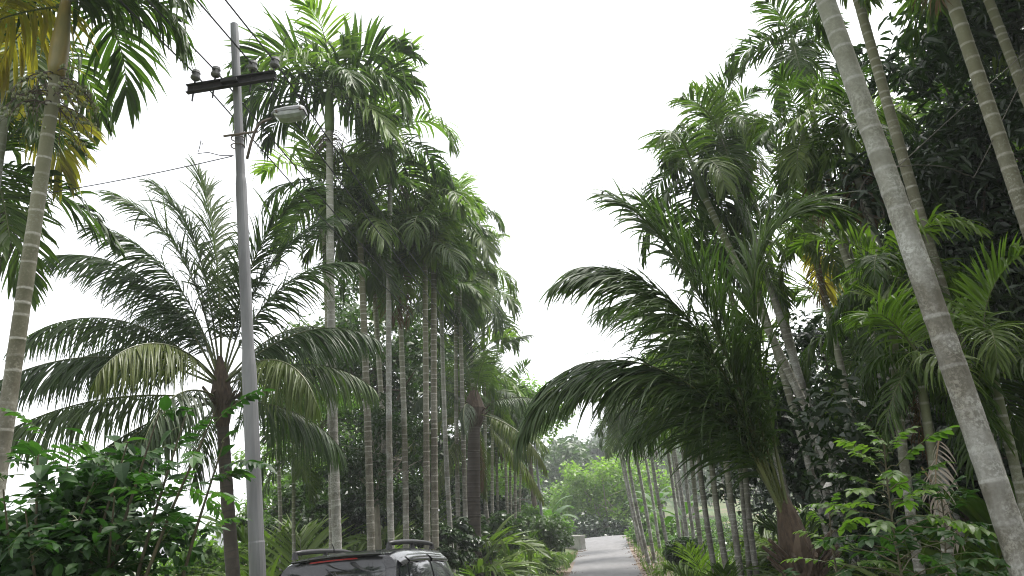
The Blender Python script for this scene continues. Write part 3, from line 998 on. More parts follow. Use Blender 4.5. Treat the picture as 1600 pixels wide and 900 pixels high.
    b = MB(); b.tube([(.0, .3, 1.735), (.0, .28, 1.78), (0, .22, 1.83)], [.012, .006, .004], 5); b.build('aerial', black, root)
    return root
car = mk_car()
tag(car, 'black sport utility car with roof rails parked left of the lane', 'car')
cr_, cl_ = at(621, 860, 9.6), at(432, 880, 9.6)
cpos = (cr_ + cl_) / 2
yaw = -math.atan2(RDIR.x, RDIR.y)
fwd = Vector((RDIR.x, RDIR.y, 0))
cp = cpos - fwd * .42
zc = cpos.z - 1.66
car.rotation_mode = 'XYZ'
car.rotation_euler = (R(-2.6), R(-1.2), yaw - R(3))
car.location = (cp.x, cp.y, zc)
print('CAR', tuple(round(x, 2) for x in car.location), 'ground', ground_z(cp.x, cp.y), ground_z(cp.x + fwd.x * 4, cp.y + fwd.y * 4), 'pole', tuple(pb), tuple(ptop), 'road', tuple(_rA), tuple(_rB), tuple(RDIR))

# ------------------------------------------------------------------ palms left of the lane
ORD = ['leftmost', 'second from the left', 'third from the left', 'fourth from the left', 'fifth from the left', 'sixth from the left', 'seventh from the left', 'eighth from the left', 'ninth from the left', 'tenth from the left', 'rightmost']
def ordl(v, vs):
    k = sorted(vs).index(v)
    return ORD[-1] if k == len(vs) - 1 else ORD[k]
GL = 'areca palms in the clump behind the car'
areca('areca palm at the left edge with yellow crownshaft and dangling fruit clusters', (2, 715), (88, 118), 7.0, r=.083, nf=9, fs=1.05, seed=1, mat='trunk_brown', shaft=1.0,
      fruit='fruit', old=2, shaftmat='shaft_yellow', spec=[(0, 50, 'a', .95), (30, 40, 'a', .9), (-50, 40, 'a', .8), (14, 26, 'a', .75), (178, 4, 'y', .85), (200, 30, 'a', .9), (150, 24, 'y', .9), (90, 44, 'a', 1), (265, 58, 'a', 1), (60, 72, 'a', 1)], group='areca palms at the left edge', inter=.22)
areca('pale areca palm stem at the very left edge behind the yellow crowned palm', (-30, 420), (16, 110), 8.6, r=.075, nf=9, fs=1.0, seed=2, shaft=.9, group='areca palms at the left edge', mat='trunk_pale', old=1)
areca('low areca palm whose dark fronds hang in from the left edge', (-70, 800), (-22, 330), 9.4, r=.07, nf=10, fs=1.05, seed=3, fruit='dry', group='areca palms at the left edge')

areca('tallest areca palm with thick grey stem right behind the car', (530, 860), (515, 205), 16, r=0.101, fs=1.55, seed=4, mat='trunk_pale', shaft=1.25, fruit='dry', group=GL, spec=[(182, 62, 'a', 1.05), (172, 44, 'a', 1.0), (190, 22, 'a', .95), (165, 2, 'a', .8), (5, 62, 'a', 1), (12, 42, 'a', .95), (-12, 24, 'a', .9), (335, -24, 'l', .85), (20, -26, 'a', .9), (100, 80, 'a', .9), (270, 70, 'l', .75), (80, 45, 'a', .9), (250, 30, 'l', .8), (300, 10, 'a', .8)])
areca('mossy areca palm close behind the tallest grey stem', (516, 860), (505, 335), 17.3, r=0.079, nf=11, fs=1.08, seed=5, group=GL, light=3, fruit='dry')
areca('areca palm with brown ringed stem, third stem from the pole', (578, 860), (563, 380), 17.6, r=0.092, nf=10, fs=1.05, seed=6, group=GL, light=3, mat='trunk_brown')
areca('areca palm with dark bending stem between two straight ones', (608, 760), (582, 405), 20, r=0.079, nf=10, fs=1.0, seed=7, group=GL)
areca('second tallest areca palm with smooth pale green stem', (614, 850), (610, 268), 18, r=0.077, nf=11, fs=1.35, seed=8, group=GL, mat='trunk_pale', shaft=1.05, fruit='dry', light=4, smin=-55)
areca('areca palm with a brown dead frond hanging on its stem', (631, 850), (622, 420), 19.4, r=0.079, nf=9, fs=1.05, seed=9, group=GL, dead=3)
areca('areca palm with ringed brown stem, left one of a touching pair', (667, 850), (664, 405), 19, r=0.084, nf=10, fs=1.1, seed=10, group=GL, light=3, mat='trunk_brown')
areca('areca palm with thick ringed stem, right one of a touching pair', (681, 850), (678, 365), 19.6, r=0.092, nf=11, fs=1.1, seed=11, group=GL, light=3, mat='trunk_brown', fruit='dry')
areca('areca palm with whitish slanting stem right of the touching pair', (708, 860), (690, 490), 22, r=0.075, nf=9, fs=1.0, seed=13, group=GL, mat='trunk_pale')
areca('areca palm with slim greenish stem beside the reddish trunk', (718, 850), (712, 440), 23.5, r=0.070, nf=10, fs=1.1, seed=14, group=GL)
areca('areca palm with drooping crown on the right flank of the clump', (745, 850), (731, 455), 25, r=0.070, nf=11, fs=1.2, seed=15, group=GL, light=3)
areca('areca palm with full crown at the right shoulder of the clump', (728, 850), (716, 372), 23.5, r=0.075, nf=12, fs=1.15, seed=17, group=GL, light=3)
areca('bright green areca palm lower right of the clump', (768, 870), (742, 600), 27, r=0.062, nf=10, fs=1.1, seed=19, group=GL, light=9)
areca('areca palm with tall thin stem and hanging fronds near the lane', (757, 870), (755, 500), 28, r=0.066, nf=10, fs=1.15, seed=20, group=GL)
GT = 'thin palms along the left side of the lane'
for k, (lx, nx, ny, Y) in enumerate([(772, 770, 640, 29), (790, 786, 650, 31), (800, 797, 690, 34), (806, 806, 655, 33), (812, 815, 700, 38), (780, 775, 690, 33)]):
    areca('thin dark areca stem in the row left of the lane, %s' % ordl(lx, [772, 790, 800, 806, 812, 780]), (lx, 868), (nx, ny), Y, r=.065, nf=8, fs=.95, seed=30 + k, group=GT, sides=8)
areca('small thin areca palm just right of the steel pole', (436, 840), (432, 655), 20, r=.055, nf=8, fs=.8, seed=40, light=3)
areca('small dark areca palm between steel pole and tallest stem', (462, 850), (459, 748), 19, r=.05, nf=9, fs=.75, seed=41)
for k, (lx, nx, ny, Y) in enumerate([(486, 480, 590, 30), (545, 541, 560, 33), (640, 638, 560, 34), (695, 697, 600, 36), (590, 594, 640, 31)]):
    areca('thin areca palm in the shade behind the clump, %s' % ordl(lx, [486, 545, 640, 695, 590]), (lx, 850), (nx, ny), Y, r=.06, nf=9, fs=1.1, seed=50 + k, group='areca palms in the shade behind the clump', sides=8)

# coconut palms on the left
cb = at(388, 870, 13.0); cb.z = ground_z(cb.x, cb.y)
cn = at(347, 645, 13.2)
coconut('large coconut palm with wide crown behind the steel pole', cb, cn, .125, 0, .98, 1, dead=0, spec=[
    (170, 88, 20, 4.3, 2, 0, 'g'), (181, 64, 74, 4.4, 1.9, .1, 'g'), (192, 78, 54, 4.2, 2.2, .1, 'g'), (178, 48, 84, 4.5, 1.5, -.1, 'g'), (186, 28, 70, 4.4, 1.4, .1, 'g'),
    (192, 12, 56, 4.2, 1.3, .1, 'g'), (166, 36, 74, 4.2, 1.5, 0, 'g'), (250, 40, 100, 2.9, 1.2, 0, 'o'), (5, 69, 84, 3.5, 1.9, 0, 'g'), (10, 46, 80, 3.0, 1.5, 0, 'g'), (20, 26, 70, 2.8, 1.4, 0, 'g'),
    (330, 30, 104, 2.7, 1.2, 0, 'o'), (200, -10, 62, 2.9, 1.2, 0, 'g'), (60, 50, 80, 4.0, 1.5, 0, 'g'), (100, 30, 80, 3.8, 1.4, 0, 'g'), (140, 60, 74, 4.2, 1.5, 0, 'g'),
    (120, 5, 60, 3.6, 1.3, 0, 'g'), (30, 76, 54, 4.1, 2, 0, 'g'), (215, 72, 64, 3.6, 2, 0, 'g'), (35, 2, 60, 2.5, 1.3, 0, 'g'), (178, 82, 40, 4.3, 2.4, 0, 'g'), (350, 80, 54, 4.0, 2.2, 0, 'g'), (190, -8, 60, 3.6, 1.2, 0, 'g'), (262, 14, 84, 2.5, 1.2, 0, 'g'), (236, -8, 70, 2.5, 1.2, 0, 'g')])
cb = at(738, 840, 24); cb.z = ground_z(cb.x, cb.y)
coconut('coconut palm with reddish brown trunk and yellowish fronds near the lane', cb, at(741, 655, 24.3), .24, 15, .78, 2, old=5, dead=2)

# ------------------------------------------------------------------ palms right of the lane
GR = 'areca palms in the grove right of the lane'
areca('big grey areca palm leaning across the right side of the picture', (1600, 890), (1222, -190), 5.0, r=.088, nf=8, fs=.62, seed=60, mat='trunk_pale', shaft=.9, group=GR, inter=.24, sides=16, Y2=5.4, az0=1.9)
areca('yellowish ringed areca stem at the upper right edge', (1640, 440), (1458, -90), 6.6, r=.078, nf=9, fs=.6, seed=61, mat='trunk_brown', group=GR, sides=12, inter=.2)
areca('dim areca stem in the top right corner', (1650, 290), (1525, -50), 8.2, r=.07, nf=9, fs=.6, seed=62, group=GR, mat='trunk_brown')
areca('brownish ringed areca palm just behind the big leaning stem', (1530, 620), (1335, -20), 8.6, r=.076, nf=9, fs=.62, seed=63, group=GR, mat='trunk_brown')
areca('areca palm with tall drooping crown against the sky right of the gap', (1225, 530), (1138, 255), 15, r=.085, nf=12, fs=0.92, seed=64, group=GR, mat='trunk_pale', fruit='dry')
areca('areca palm with dark slim stem beside the tall drooping crown', (1196, 400), (1157, 238), 16.6, r=.075, nf=10, fs=0.80, seed=65, group=GR, fruit='dry')
areca('areca palm with broad dark drooping fronds at the left edge of the grove', (1165, 440), (1102, 310), 14.4, r=.085, nf=9, fs=1.09, seed=66, group=GR, smax=60)
areca('areca palm with bunched crown left of the big leaning stem', (1325, 400), (1272, 262), 12, r=.075, nf=11, fs=0.67, seed=67, group=GR, dead=1)
areca('areca palm with high crown at the top beside the big leaning stem', (1330, 420), (1252, 118), 13.4, r=.08, nf=12, fs=0.83, seed=68, group=GR, mat='trunk_pale')
areca('areca palm with thin pale stem tangled in black cable', (1402, 495), (1334, 255), 11, r=.07, nf=9, fs=0.63, seed=69, group=GR, mat='trunk_pale', dead=2)
areca('small areca crown seen against the sky below the bunched crown', (1290, 420), (1256, 345), 18, r=.07, nf=10, fs=0.80, seed=70, group=GR)
areca('areca palm with spread fronds and one yellow frond left of centre grove', (1330, 640), (1276, 410), 13.6, r=.07, nf=10, fs=0.71, seed=71, group=GR, old=1)
areca('areca palm with fan of fronds coloured bright as if sunlit in front of the grove', (1432, 760), (1392, 470), 8.8, r=.06, nf=9, fs=.66, seed=72, group=GR, light=3, smax=70, shaft=.4)
areca('areca palm with yellowish hanging fronds left of the big leaning stem', (1480, 850), (1440, 600), 7.6, r=.055, nf=8, fs=.55, seed=73, group=GR, light=3, shaft=.35)
areca('areca palm with bright frond poking out right of the big leaning stem', (1600, 800), (1552, 590), 7.4, r=.055, nf=8, fs=.58, seed=74, group=GR, light=2, shaft=.35)
areca('areca palm with crown merging into the coconut fronds', (1190, 640), (1130, 420), 17, r=.08, nf=11, fs=0.92, seed=75, group=GR)
areca('areca palm behind the bent coconut frond', (1240, 650), (1180, 440), 15.5, r=.08, nf=11, fs=0.80, seed=76, group=GR)
# pale slanting stems lining the lane on the right
GP = 'pale slanting areca palms right of the lane'
for k, (lx, ly, nx, ny, Y) in enumerate([(1013, 866, 979, 690, 37), (1021, 862, 989, 690, 38), (1005, 850, 972, 690, 43), (1048, 868, 1020, 705, 35), (1064, 858, 1040, 690, 37), (1078, 872, 1052, 705, 33),
                                         (1088, 866, 1066, 690, 35), (1095, 860, 1078, 690, 36), (1030, 850, 1003, 690, 44), (1072, 850, 1050, 690, 42), (998, 842, 968, 700, 50)]):
    pl_, pn_ = at(lx, ly, Y), at(nx, ny, Y)
    d_ = (pn_ - pl_) / (pn_.z - pl_.z)
    pb_ = Vector((pl_.x, pl_.y, ground_z(pl_.x, pl_.y)))
    areca('pale slanting areca stem in the row right of the lane, %s' % ordl(lx, [1013, 1021, 1005, 1048, 1064, 1078, 1088, 1095, 1030, 1072, 998]), pb_, pb_ + d_ * (6.4 + (k * 37 % 10) * .14), Y, r=.085, nf=9, fs=1.0, seed=80 + k, group=GP, mat='trunk_pale', sides=8)
# the big young coconut palm reaching over the lane
hb = at(1296, 1010, 8.6); hb = Vector((hb.x, hb.y, ground_z(hb.x, hb.y)))
hn = at(1258, 912, 8.8)
spec = [  # azimuth, elevation, bend, length, curve power, side, kind
    (181, 77, 150, 4.35, 1.6, .03, 'g'), (175, 76, 138, 4.2, 1.8, -.04, 'g'), (184, 75, 104, 4.3, 3.4, -.05, 'g'), (174, 80, 46, 4.6, 3.6, .03, 'g'), (178, 78, 90, 4.2, 3.2, .06, 'g'),
    (165, 84, 36, 4.4, 2.8, .1, 'g'), (5, 91, 165, 4.8, 4.6, -.1, 'g'), (130, 78, 80, 4.4, 2.0, 0, 'g'),
    (150, 76, 118, 3.9, 1.8, -.1, 'g'), (120, 70, 120, 3.6, 1.6, 0, 'g')]
hero = coconut('big leaning coconut palm whose long fronds arch over the lane', hb, hn, .13, 0, 1, 9, spec=spec, dead=0, stubs=14, bow=.05)
# papery dry sheaths hanging on its trunk
rng = random.Random(8)
TH = Vector(hn) - hb
for k in range(40):                       # old leaf bases clasping the trunk
    t = .12 + .0235 * k; a0 = 2.4 * k + rng.uniform(-.3, .3)
    n_ = Vector((math.cos(a0), math.sin(a0), 0)); tv = Vector((-n_.y, n_.x, 0))
    p0 = TH * t; L_ = rng.uniform(.3, .6); prev = None; b = MB()
    fl = rng.uniform(.02, .22)
    for j in range(6):
        u = j / 5
        c = p0 + n_ * (.11 + fl * u * u) + Vector((0, 0, L_ * u * (1 - .3 * fl * u)))
        ww = .11 * (1 - u) ** .7 + .025
        row = [b.vert(c - tv * ww - n_ * ww * .5), b.vert(c + n_ * .025 + Vector((0, 0, rng.uniform(-.02, .02)))), b.vert(c + tv * ww - n_ * ww * .5), b.vert(c - n_ * .03)]
        if prev:
            for q in range(4): b.face((prev[q], prev[(q + 1) % 4], row[(q + 1) % 4], row[q]))
        prev = row
    b.face(prev)
    b.build('leaf_base', M['fibre'] if k % 3 else M['sheath_old'], hero)
for k in range(13):                       # torn dry sheaths hanging down
    t = .35 + .05 * k; p0 = TH * min(1.02, t); a0 = 3.3 + 1.7 * math.sin(k * 2.1)
    n_ = Vector((math.cos(a0), math.sin(a0), 0)); tv = Vector((-n_.y, n_.x, 0)); Ls = rng.uniform(.35, .8)
    b = MB()
    for q in range(rng.randint(2, 4)):
        prev = None; off = rng.uniform(-.08, .08); dr = rng.uniform(-.12, .12)
        for j in range(8):
            u = j / 7
            c = p0 + n_ * (.13 + .10 * math.sin(u * 2.6) + rng.uniform(-.01, .01)) + tv * (off + dr * u) + Vector((0, 0, .12 - Ls * u * (1 - .2 * q)))
            ww = (.05 + .02 * q) * math.sin(.4 + 2.6 * u) * rng.uniform(.7, 1.2) + .004
            row = [b.vert(c - tv * ww - n_ * .02), b.vert(c + n_ * .02), b.vert(c + tv * ww - n_ * .02)]
            if prev:
                b.face((prev[0], prev[1], row[1], row[0])); b.face((prev[1], prev[2], row[2], row[1]))
            prev = row
    b.build('dry_sheath', M['sheath_old'], hero)

for k, (lx, ly, nx, ny, Y) in enumerate([(1118, 880, 1085, 640, 20), (1140, 890, 1105, 650, 18), (1158, 895, 1125, 640, 17), (1170, 880, 1150, 640, 21), (1100, 870, 1078, 660, 24), (1185, 890, 1160, 650, 19)]):
    areca(['dark slanting areca stem nearest the pale row', 'second dark slanting stem left of the coconut trunk', 'third dark slanting stem left of the coconut trunk', 'thin dark stem close behind the coconut trunk', 'thin dark stem behind the dark slanting stems', 'dark stem right beside the coconut trunk'][k],
          (lx, ly), (nx, ny), Y, r=.075, nf=9, fs=1.0, seed=140 + k, group=GR, sides=8)
# fill of the dark grove
GF = 'areca palms deep in the dark right grove'
rng = random.Random(21)
for k in range(34):
    for _ in range(40):
        y = rng.uniform(9, 34); s_ = rng.uniform(5.5, 19)
        x = y * .09 + s_ - .2
        if x / y > .42: break
    z = ground_z(x, y)
    h = rng.uniform(6.5, 10.5) if x / y > .50 else rng.uniform(3.5, 5.5) * y / 18
    ln = rng.uniform(-.16, .02)
    areca('areca palm deep in the dark grove right of the lane', Vector((x, y, z)), Vector((x + ln * h, y + rng.uniform(-.4, .4), z + h)), y, r=rng.uniform(.055, .08), nf=10, fs=1.1, seed=200 + k, group=GF, sides=7)

def gp_(px, py, Y):
    p = at(px, py, Y); p.z = ground_z(p.x, p.y); return p
# ------------------------------------------------------------------ young palms (no stem) of the understorey
def young_palm(label, base, n, fs, seed, light=0, group=None, dead=0):
    rng = random.Random(seed)
    root = empty('young_palm', base)
    tag(root, label, 'young palm', group)
    b = MB(); b.tube([(0, 0, -.08), (0, 0, .12), (0, 0, .32)], [.05, .055, .03], 8); b.build('stem_base', M['shaft'], root)
    az = rng.uniform(0, 6)
    for i in range(n):
        e = 80 - 62 * (i + .5) / n + rng.uniform(-6, 6)
        me, de = nearest(LIB_L if i < light else LIB_A, e, rng)
        place('frond', me, root, (0, 0, .22), (rng.uniform(-.1, .1), -R(de), az), fs * rng.uniform(.85, 1.15)); az += 2.4
    return root
GY = 'young palms under the right grove'
rng = random.Random(33)
for k in range(26):
    y = rng.uniform(7.5, 26); x = y * .09 + rng.uniform(4.0 if y > 12 else 3.6, 13)
    young_palm('dark young palm in the undergrowth of the right grove', (x, y, ground_z(x, y)), 8, rng.uniform(.9, 1.5), 400 + k, group=GY)
GY2 = 'young palms under the left clump'
for k, (px, py, Y) in enumerate([(470, 850, 18.5), (455, 870, 21), (500, 850, 24), (560, 850, 23), (650, 850, 25), (690, 860, 24), (740, 860, 28), (600, 850, 26), (780, 860, 30), (820, 850, 34), (830, 845, 40)]):
    p = at(px, py, Y); p.z = ground_z(p.x, p.y)
    young_palm('young palm at the foot of the left palm clump, %s' % ordl(px, [470, 455, 500, 560, 650, 690, 740, 600, 780, 820, 830]), p, 8, (1.75 + .1 * (k % 5)) * (1 if px < 700 else .6), 460 + k, light=(4 if k % 3 == 0 else 0), group=GY2)
for k, (px, py, Y) in enumerate([(1120, 880, 16), (1160, 885, 14), (1090, 875, 20)]):
    young_palm(['dark young palm low at the left foot of the coconut palm', 'dark young palm pressed against the coconut trunk', 'young palm under the dark slanting stems'][k], gp_(px, py, Y), 8, .7, 500 + k)
for k, (px, Y, fs_) in enumerate([(425, 22, 2.0), (470, 25, 2.4), (495, 21, 1.9)]):
    p = gp_(px, 850, Y)
    young_palm(['bright yellow green young palm right of the pole foot', 'bright young palm between pole and tallest stem', 'light young palm just left of the tallest stem'][k], p, 9, fs_, 490 + k, light=9)
p = at(250, 870, 9); p.z = ground_z(p.x, p.y)
young_palm('young palm peeping out right of the leafy bush', p, 8, 1.0, 480, light=2)
p = at(1100, 880, 22); p.z = ground_z(p.x, p.y)
young_palm('bright young palm at the lane side of the right grove', p, 8, 1.0, 481, light=6)

# ------------------------------------------------------------------ compound leaves, shrubs, saplings
def compound_leaf(name, L, pairs, ll, lw, seed, droop=.35):
    rng = random.Random(seed); b = MB()
    N = 10; P = [Vector((0, 0, 0))]; T = []
    for i in range(N + 1):
        a = .25 - droop * 2.0 * (i / N) ** 1.3
        T.append(Vector((math.cos(a), 0, math.sin(a)))); P.append(P[-1] + T[-1] * L / N)
    b.tube(P[:N + 1], [.004 - .0025 * i / N for i in range(N + 1)], 4, 1)
    def leaf(p, d, n, ln, wd, tint):
        u = d.cross(n).normalized(); prev = None
        for j in range(6):
            x = j / 5
            ww = wd * .5 * math.sin(math.pi * min(.985, .06 + .92 * x ** .85)) ** .75
            c = p + d * ln * x - Vector((0, 0, ln * .28 * x * x))
            row = [b.vert(c - u * ww + n * ww * .22, tint), b.vert(c, min(1, tint + .1)), b.vert(c + u * ww + n * ww * .22, tint)]
            if prev:
                b.face((prev[0], prev[1], row[1], row[0])); b.face((prev[1], prev[2], row[2], row[1]))
            prev = row
    for i in range(pairs):
        t = .25 + .72 * i / (pairs - 1)
        k = int(t * N)
        for sd in (-1, 1):
            d = (Vector((0, sd, 0)) * .85 + T[k] * (.35 + .3 * t) + Vector((0, 0, rng.gauss(-.05, .15)))).normalized()
            n = Vector((rng.gauss(0, .2), rng.gauss(0, .2), 1)); n = (n - d * n.dot(d)).normalized()
            leaf(P[k], d, n, ll * (1 - .25 * abs(t - .55)) * rng.uniform(.85, 1.1), lw * rng.uniform(.85, 1.1), min(1, max(0, .5 + rng.gauss(0, .15))))
    leaf(P[N], T[N], Vector((0, 0, 1)), ll, lw, .6)
    return b.mesh(name, [M['shrub'], M['rachis']])
def simple_leaf(name, ln, wd, mats):
    b = MB(); prev = None
    b.tube([(0, 0, 0), (.03, 0, .012), (.06, 0, .015)], [.003] * 3, 4, 1)
    for j in range(7):
        x = j / 6
        ww = wd * .5 * math.sin(math.pi * min(.99, .05 + .94 * x ** .7)) ** .7
        c = Vector((.06 + ln * x, 0, .015 - ln * .35 * x * x))
        row = [b.vert(c + Vector((0, -ww, ww * .25)), .45), b.vert(c, .6), b.vert(c + Vector((0, ww, ww * .25)), .45)]
        if prev:
            b.face((prev[0], prev[1], row[1], row[0])); b.face((prev[1], prev[2], row[2], row[1]))
        prev = row
    return b.mesh(name, mats)
PINN = [compound_leaf('pinnate_leaf', .36 + .04 * k, 7 + k, .085, .042, 50 + k) for k in range(3)]
PINN_S = [compound_leaf('broad_pinnate_leaf', .34, 7, .082, .050, 60 + k, .25) for k in range(2)]
PINN_T = [me.copy() for me in PINN_S]
for me in PINN_T: me.materials[0] = M['broad_light']
SIMP = [simple_leaf('simple_leaf', .17, .10, [M['shrub'], M['rachis']]), simple_leaf('simple_leaf', .13, .07, [M['shrub'], M['rachis']])]

def bush(name, label, base, centre, rad, nleaf, leaves, seed, nstem=9, fill=0, fillmat='broad_dark', cat='shrub', fillsize=.12, extra=(), upward=.25):
    rng = random.Random(seed)
    root = empty(name, base); tag(root, label, cat)
    o = Vector(base); tips = []
    c = Vector(centre) - o
    for i in range(nstem):
        d = Vector((rng.gauss(0, 1), rng.gauss(0, 1), abs(rng.gauss(.4, .7)))).normalized()
        e = c + Vector((d.x * rad[0], d.y * rad[1], d.z * rad[2])) * rng.uniform(.75, 1)
        if i < len(extra): e = Vector(extra[i]) - o
        s0 = Vector((rng.uniform(-.15, .15), rng.uniform(-.15, .15), -.05))
        mid = s0.lerp(e, .5) + Vector((rng.uniform(-.15, .15), rng.uniform(-.15, .15), .2))
        pts = [s0, s0.lerp(mid, .5) + Vector((0, 0, .06)), mid, mid.lerp(e, .5) + Vector((0, 0, .05)), e]
        b = MB(); b.tube(pts, [.02, .017, .013, .009, .004], 6); b.build('branch', M['twig'], root)
        tips.append(pts)
    for k in range(nleaf):
        me = rng.choice(leaves)
        if k < nleaf * .55 or not fill:
            pts = tips[k % nstem]; f = rng.uniform(.35, 1.0) ** .6 * 3.999
            i = int(f); p = pts[i].lerp(pts[i + 1], f - i)
            p += Vector((rng.gauss(0, .02), rng.gauss(0, .02), rng.gauss(0, .02)))
        else:
            d = Vector((rng.gauss(0, 1), rng.gauss(0, 1), rng.gauss(.3, 1))).normalized()
            p = c + Vector((d.x * rad[0], d.y * rad[1], d.z * rad[2])) * rng.uniform(.7, 1)
        out = (p - c); az = math.atan2(out.y, out.x) + rng.gauss(0, .9)
        place('leaf', me, root, p, (rng.gauss(0, .3), rng.gauss(-upward, .35), az), rng.uniform(.6, 1.0))
    if fill:
        cen = []
        for i in range(26):
            d = Vector((rng.gauss(0, 1), rng.gauss(0, 1), rng.gauss(0, 1))).normalized() * rng.uniform(.2, .8)
            cen.append(tuple(c + Vector((d.x * rad[0], d.y * rad[1], d.z * rad[2]))))
        tag(place('inner_foliage', fine_cloud('inner_foliage', cen, [max(rad) * .32] * 26, fill, fillsize, seed, M[fillmat], .5, .7), root), kind='stuff')
    return root
bb = at(95, 900, 5.0); bb.z = ground_z(bb.x, bb.y)
bush('leafy_shrub', 'dense dark green leafy bush in the lower left corner', bb, at(85, 856, 5.0), (.84, .75, .70), 290, PINN + SIMP + SIMP, 3, 14, 3600, 'shrub', fillsize=.10,
     extra=[at(335, 645, 4.7), at(290, 650, 4.8), at(250, 640, 4.8), at(350, 690, 4.7), at(200, 690, 4.7), at(60, 690, 4.6)])
bb = at(1395, 1000, 5.6); bb.z = ground_z(bb.x, bb.y)
rng = random.Random(91)
def sapling(label, base, top, nleaf, seed, leaves, scale=1.0, spread=1.0, group=None, bright=False):
    rng = random.Random(seed)
    root = empty('sapling', base); tag(root, label, 'sapling', group)
    T = Vector(top) - Vector(base)
    pts = [T * (i / 8) + Vector((rng.gauss(0, .012), rng.gauss(0, .012), 0)) * (0 if i in (0, 8) else 1) for i in range(9)]; pts[0].z -= .08
    b = MB(); b.tube(pts, [.016 - .0014 * i for i in range(9)], 6); b.build('stem', M['twig'], root)
    az = rng.uniform(0, 6)
    for k in range(nleaf):
        f = (1 - (k / nleaf) ** 1.0 * .82) * 7.99
        i = int(f); p = pts[i].lerp(pts[i + 1], f - i)
        u = k / nleaf
        sidelen = spread * (.05 + .55 * min(1, u * 1.7)) * rng.uniform(.3, 1.1)
        d = Vector((math.cos(az), math.sin(az), .35))
        e = p + d * sidelen
        b = MB(); b.tube([p, p.lerp(e, .5) + Vector((0, 0, .02)), e], [.005, .004, .003], 4); b.build('twig', M['twig'], root)
        place('leaf', (PINN_T if (bright and u < .34) else leaves)[k % 2], root, e, (rng.gauss(0, .15), rng.gauss(.05, .2) - (.5 if u < .12 else 0), az + rng.gauss(0, .3)), scale * rng.uniform(.7, 1.1) * (.7 if u < .1 else 1))
        az += 2.4
    return root
sapling('pinnate leaved sapling standing out bright before the right grove', bb, at(1381, 690, 5.6), 70, 5, PINN_S, 1.15, .75, bright=True)
p = at(1300, 960, 6.2); p.z = ground_z(p.x, p.y)
sapling('low sapling with light leaves at the foot of the coconut trunk', p, at(1296, 800, 6.2), 30, 6, PINN_S, 1.0, .6, bright=True)
p = at(1470, 1000, 6.4); p.z = ground_z(p.x, p.y)
sapling('dark sapling behind the bright pinnate sapling', p, at(1470, 770, 6.4), 56, 7, PINN_S, 1.25, .9)

# ------------------------------------------------------------------ broadleaf trees and undergrowth
def gp(px, py, Y, dx=0):
    p = at(px, py, Y); p.z = ground_z(p.x, p.y); return p
def tree_at(label, cpx, cpy, Y, cr, crown_h, nleaf, size, mat, seed, **kw):
    c = at(cpx, cpy, Y); bz = ground_z(c.x, c.y)
    return broad_tree(kw.pop('name', 'broadleaf_tree'), label, (c.x, c.y, bz), 0, cr, nleaf, size, mat, seed, crown_h=crown_h, cz=c.z - bz, **kw)
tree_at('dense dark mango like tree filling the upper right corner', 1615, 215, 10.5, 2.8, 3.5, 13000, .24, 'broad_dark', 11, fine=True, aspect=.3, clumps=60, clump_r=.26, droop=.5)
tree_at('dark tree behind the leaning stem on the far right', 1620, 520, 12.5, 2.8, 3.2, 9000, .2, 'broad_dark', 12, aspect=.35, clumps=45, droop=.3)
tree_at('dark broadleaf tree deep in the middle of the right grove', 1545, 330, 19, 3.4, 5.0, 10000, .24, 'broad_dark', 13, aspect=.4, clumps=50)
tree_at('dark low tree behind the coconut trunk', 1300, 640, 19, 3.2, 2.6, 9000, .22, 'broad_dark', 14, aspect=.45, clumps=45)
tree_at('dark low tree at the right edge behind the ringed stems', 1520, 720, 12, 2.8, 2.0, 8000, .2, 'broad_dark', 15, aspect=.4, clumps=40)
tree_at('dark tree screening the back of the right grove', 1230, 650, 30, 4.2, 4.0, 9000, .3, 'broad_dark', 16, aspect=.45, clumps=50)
tree_at('rounded light green tree at the end of the lane', 945, 775, 78, 6.2, 4.4, 12000, .42, 'broad_light', 18, aspect=.55, clumps=60, bark='bark_pale', r=.22, limbs=8)
tree_at('dark green tree behind the left palm clump', 590, 560, 30, 3.6, 4.2, 9000, .26, 'broad', 19, aspect=.45, clumps=50)
tree_at('dark tree in the shade behind the touching pair of stems', 670, 650, 32, 3.0, 3.2, 6000, .26, 'broad', 20, aspect=.45, clumps=45)
tree_at('light feathery small tree between the tallest stem and the pole', 480, 650, 26, 2.4, 1.7, 5000, .18, 'broad_light', 21, aspect=.35, clumps=32, r=.09)
tree_at('small pale barked tree with forked trunk among the left stems', 585, 700, 20, 1.7, 1.5, 3500, .16, 'broad', 22, aspect=.4, clumps=26, bark='bark_pale', r=.1)
tree_at('yellowish green tree behind the coconut fronds near the lane', 822, 640, 45, 2.9, 2.4, 5000, .3, 'broad_light', 23, aspect=.5, clumps=40)
for k, (px, py, Y, cr, ch, mt) in enumerate([(470, 730, 38, 3.0, 2.6, 'broad_light'), (540, 700, 40, 3.4, 3.2, 'broad'), (620, 720, 42, 3.6, 3.2, 'broad_light'), (690, 730, 44, 3.4, 3.0, 'broad'), (755, 740, 46, 3.2, 2.6, 'broad_light'), (440, 800, 34, 2.0, 1.4, 'broad_light'), (800, 760, 52, 3.0, 2.4, 'broad')]):
    tree_at(['light green tree glimpsed between pole and tallest stem', 'green tree glimpsed behind the two left stems', 'light green tree glimpsed between the middle stems', 'green tree glimpsed behind the touching pair of stems', 'light tree glimpsed behind the reddish trunk', 'low light tree near the foot of the pole', 'green tree behind the thin stems by the lane'][k], px, py, Y, cr, ch, 5000, .26, mt, 320 + k, aspect=.45, clumps=36)
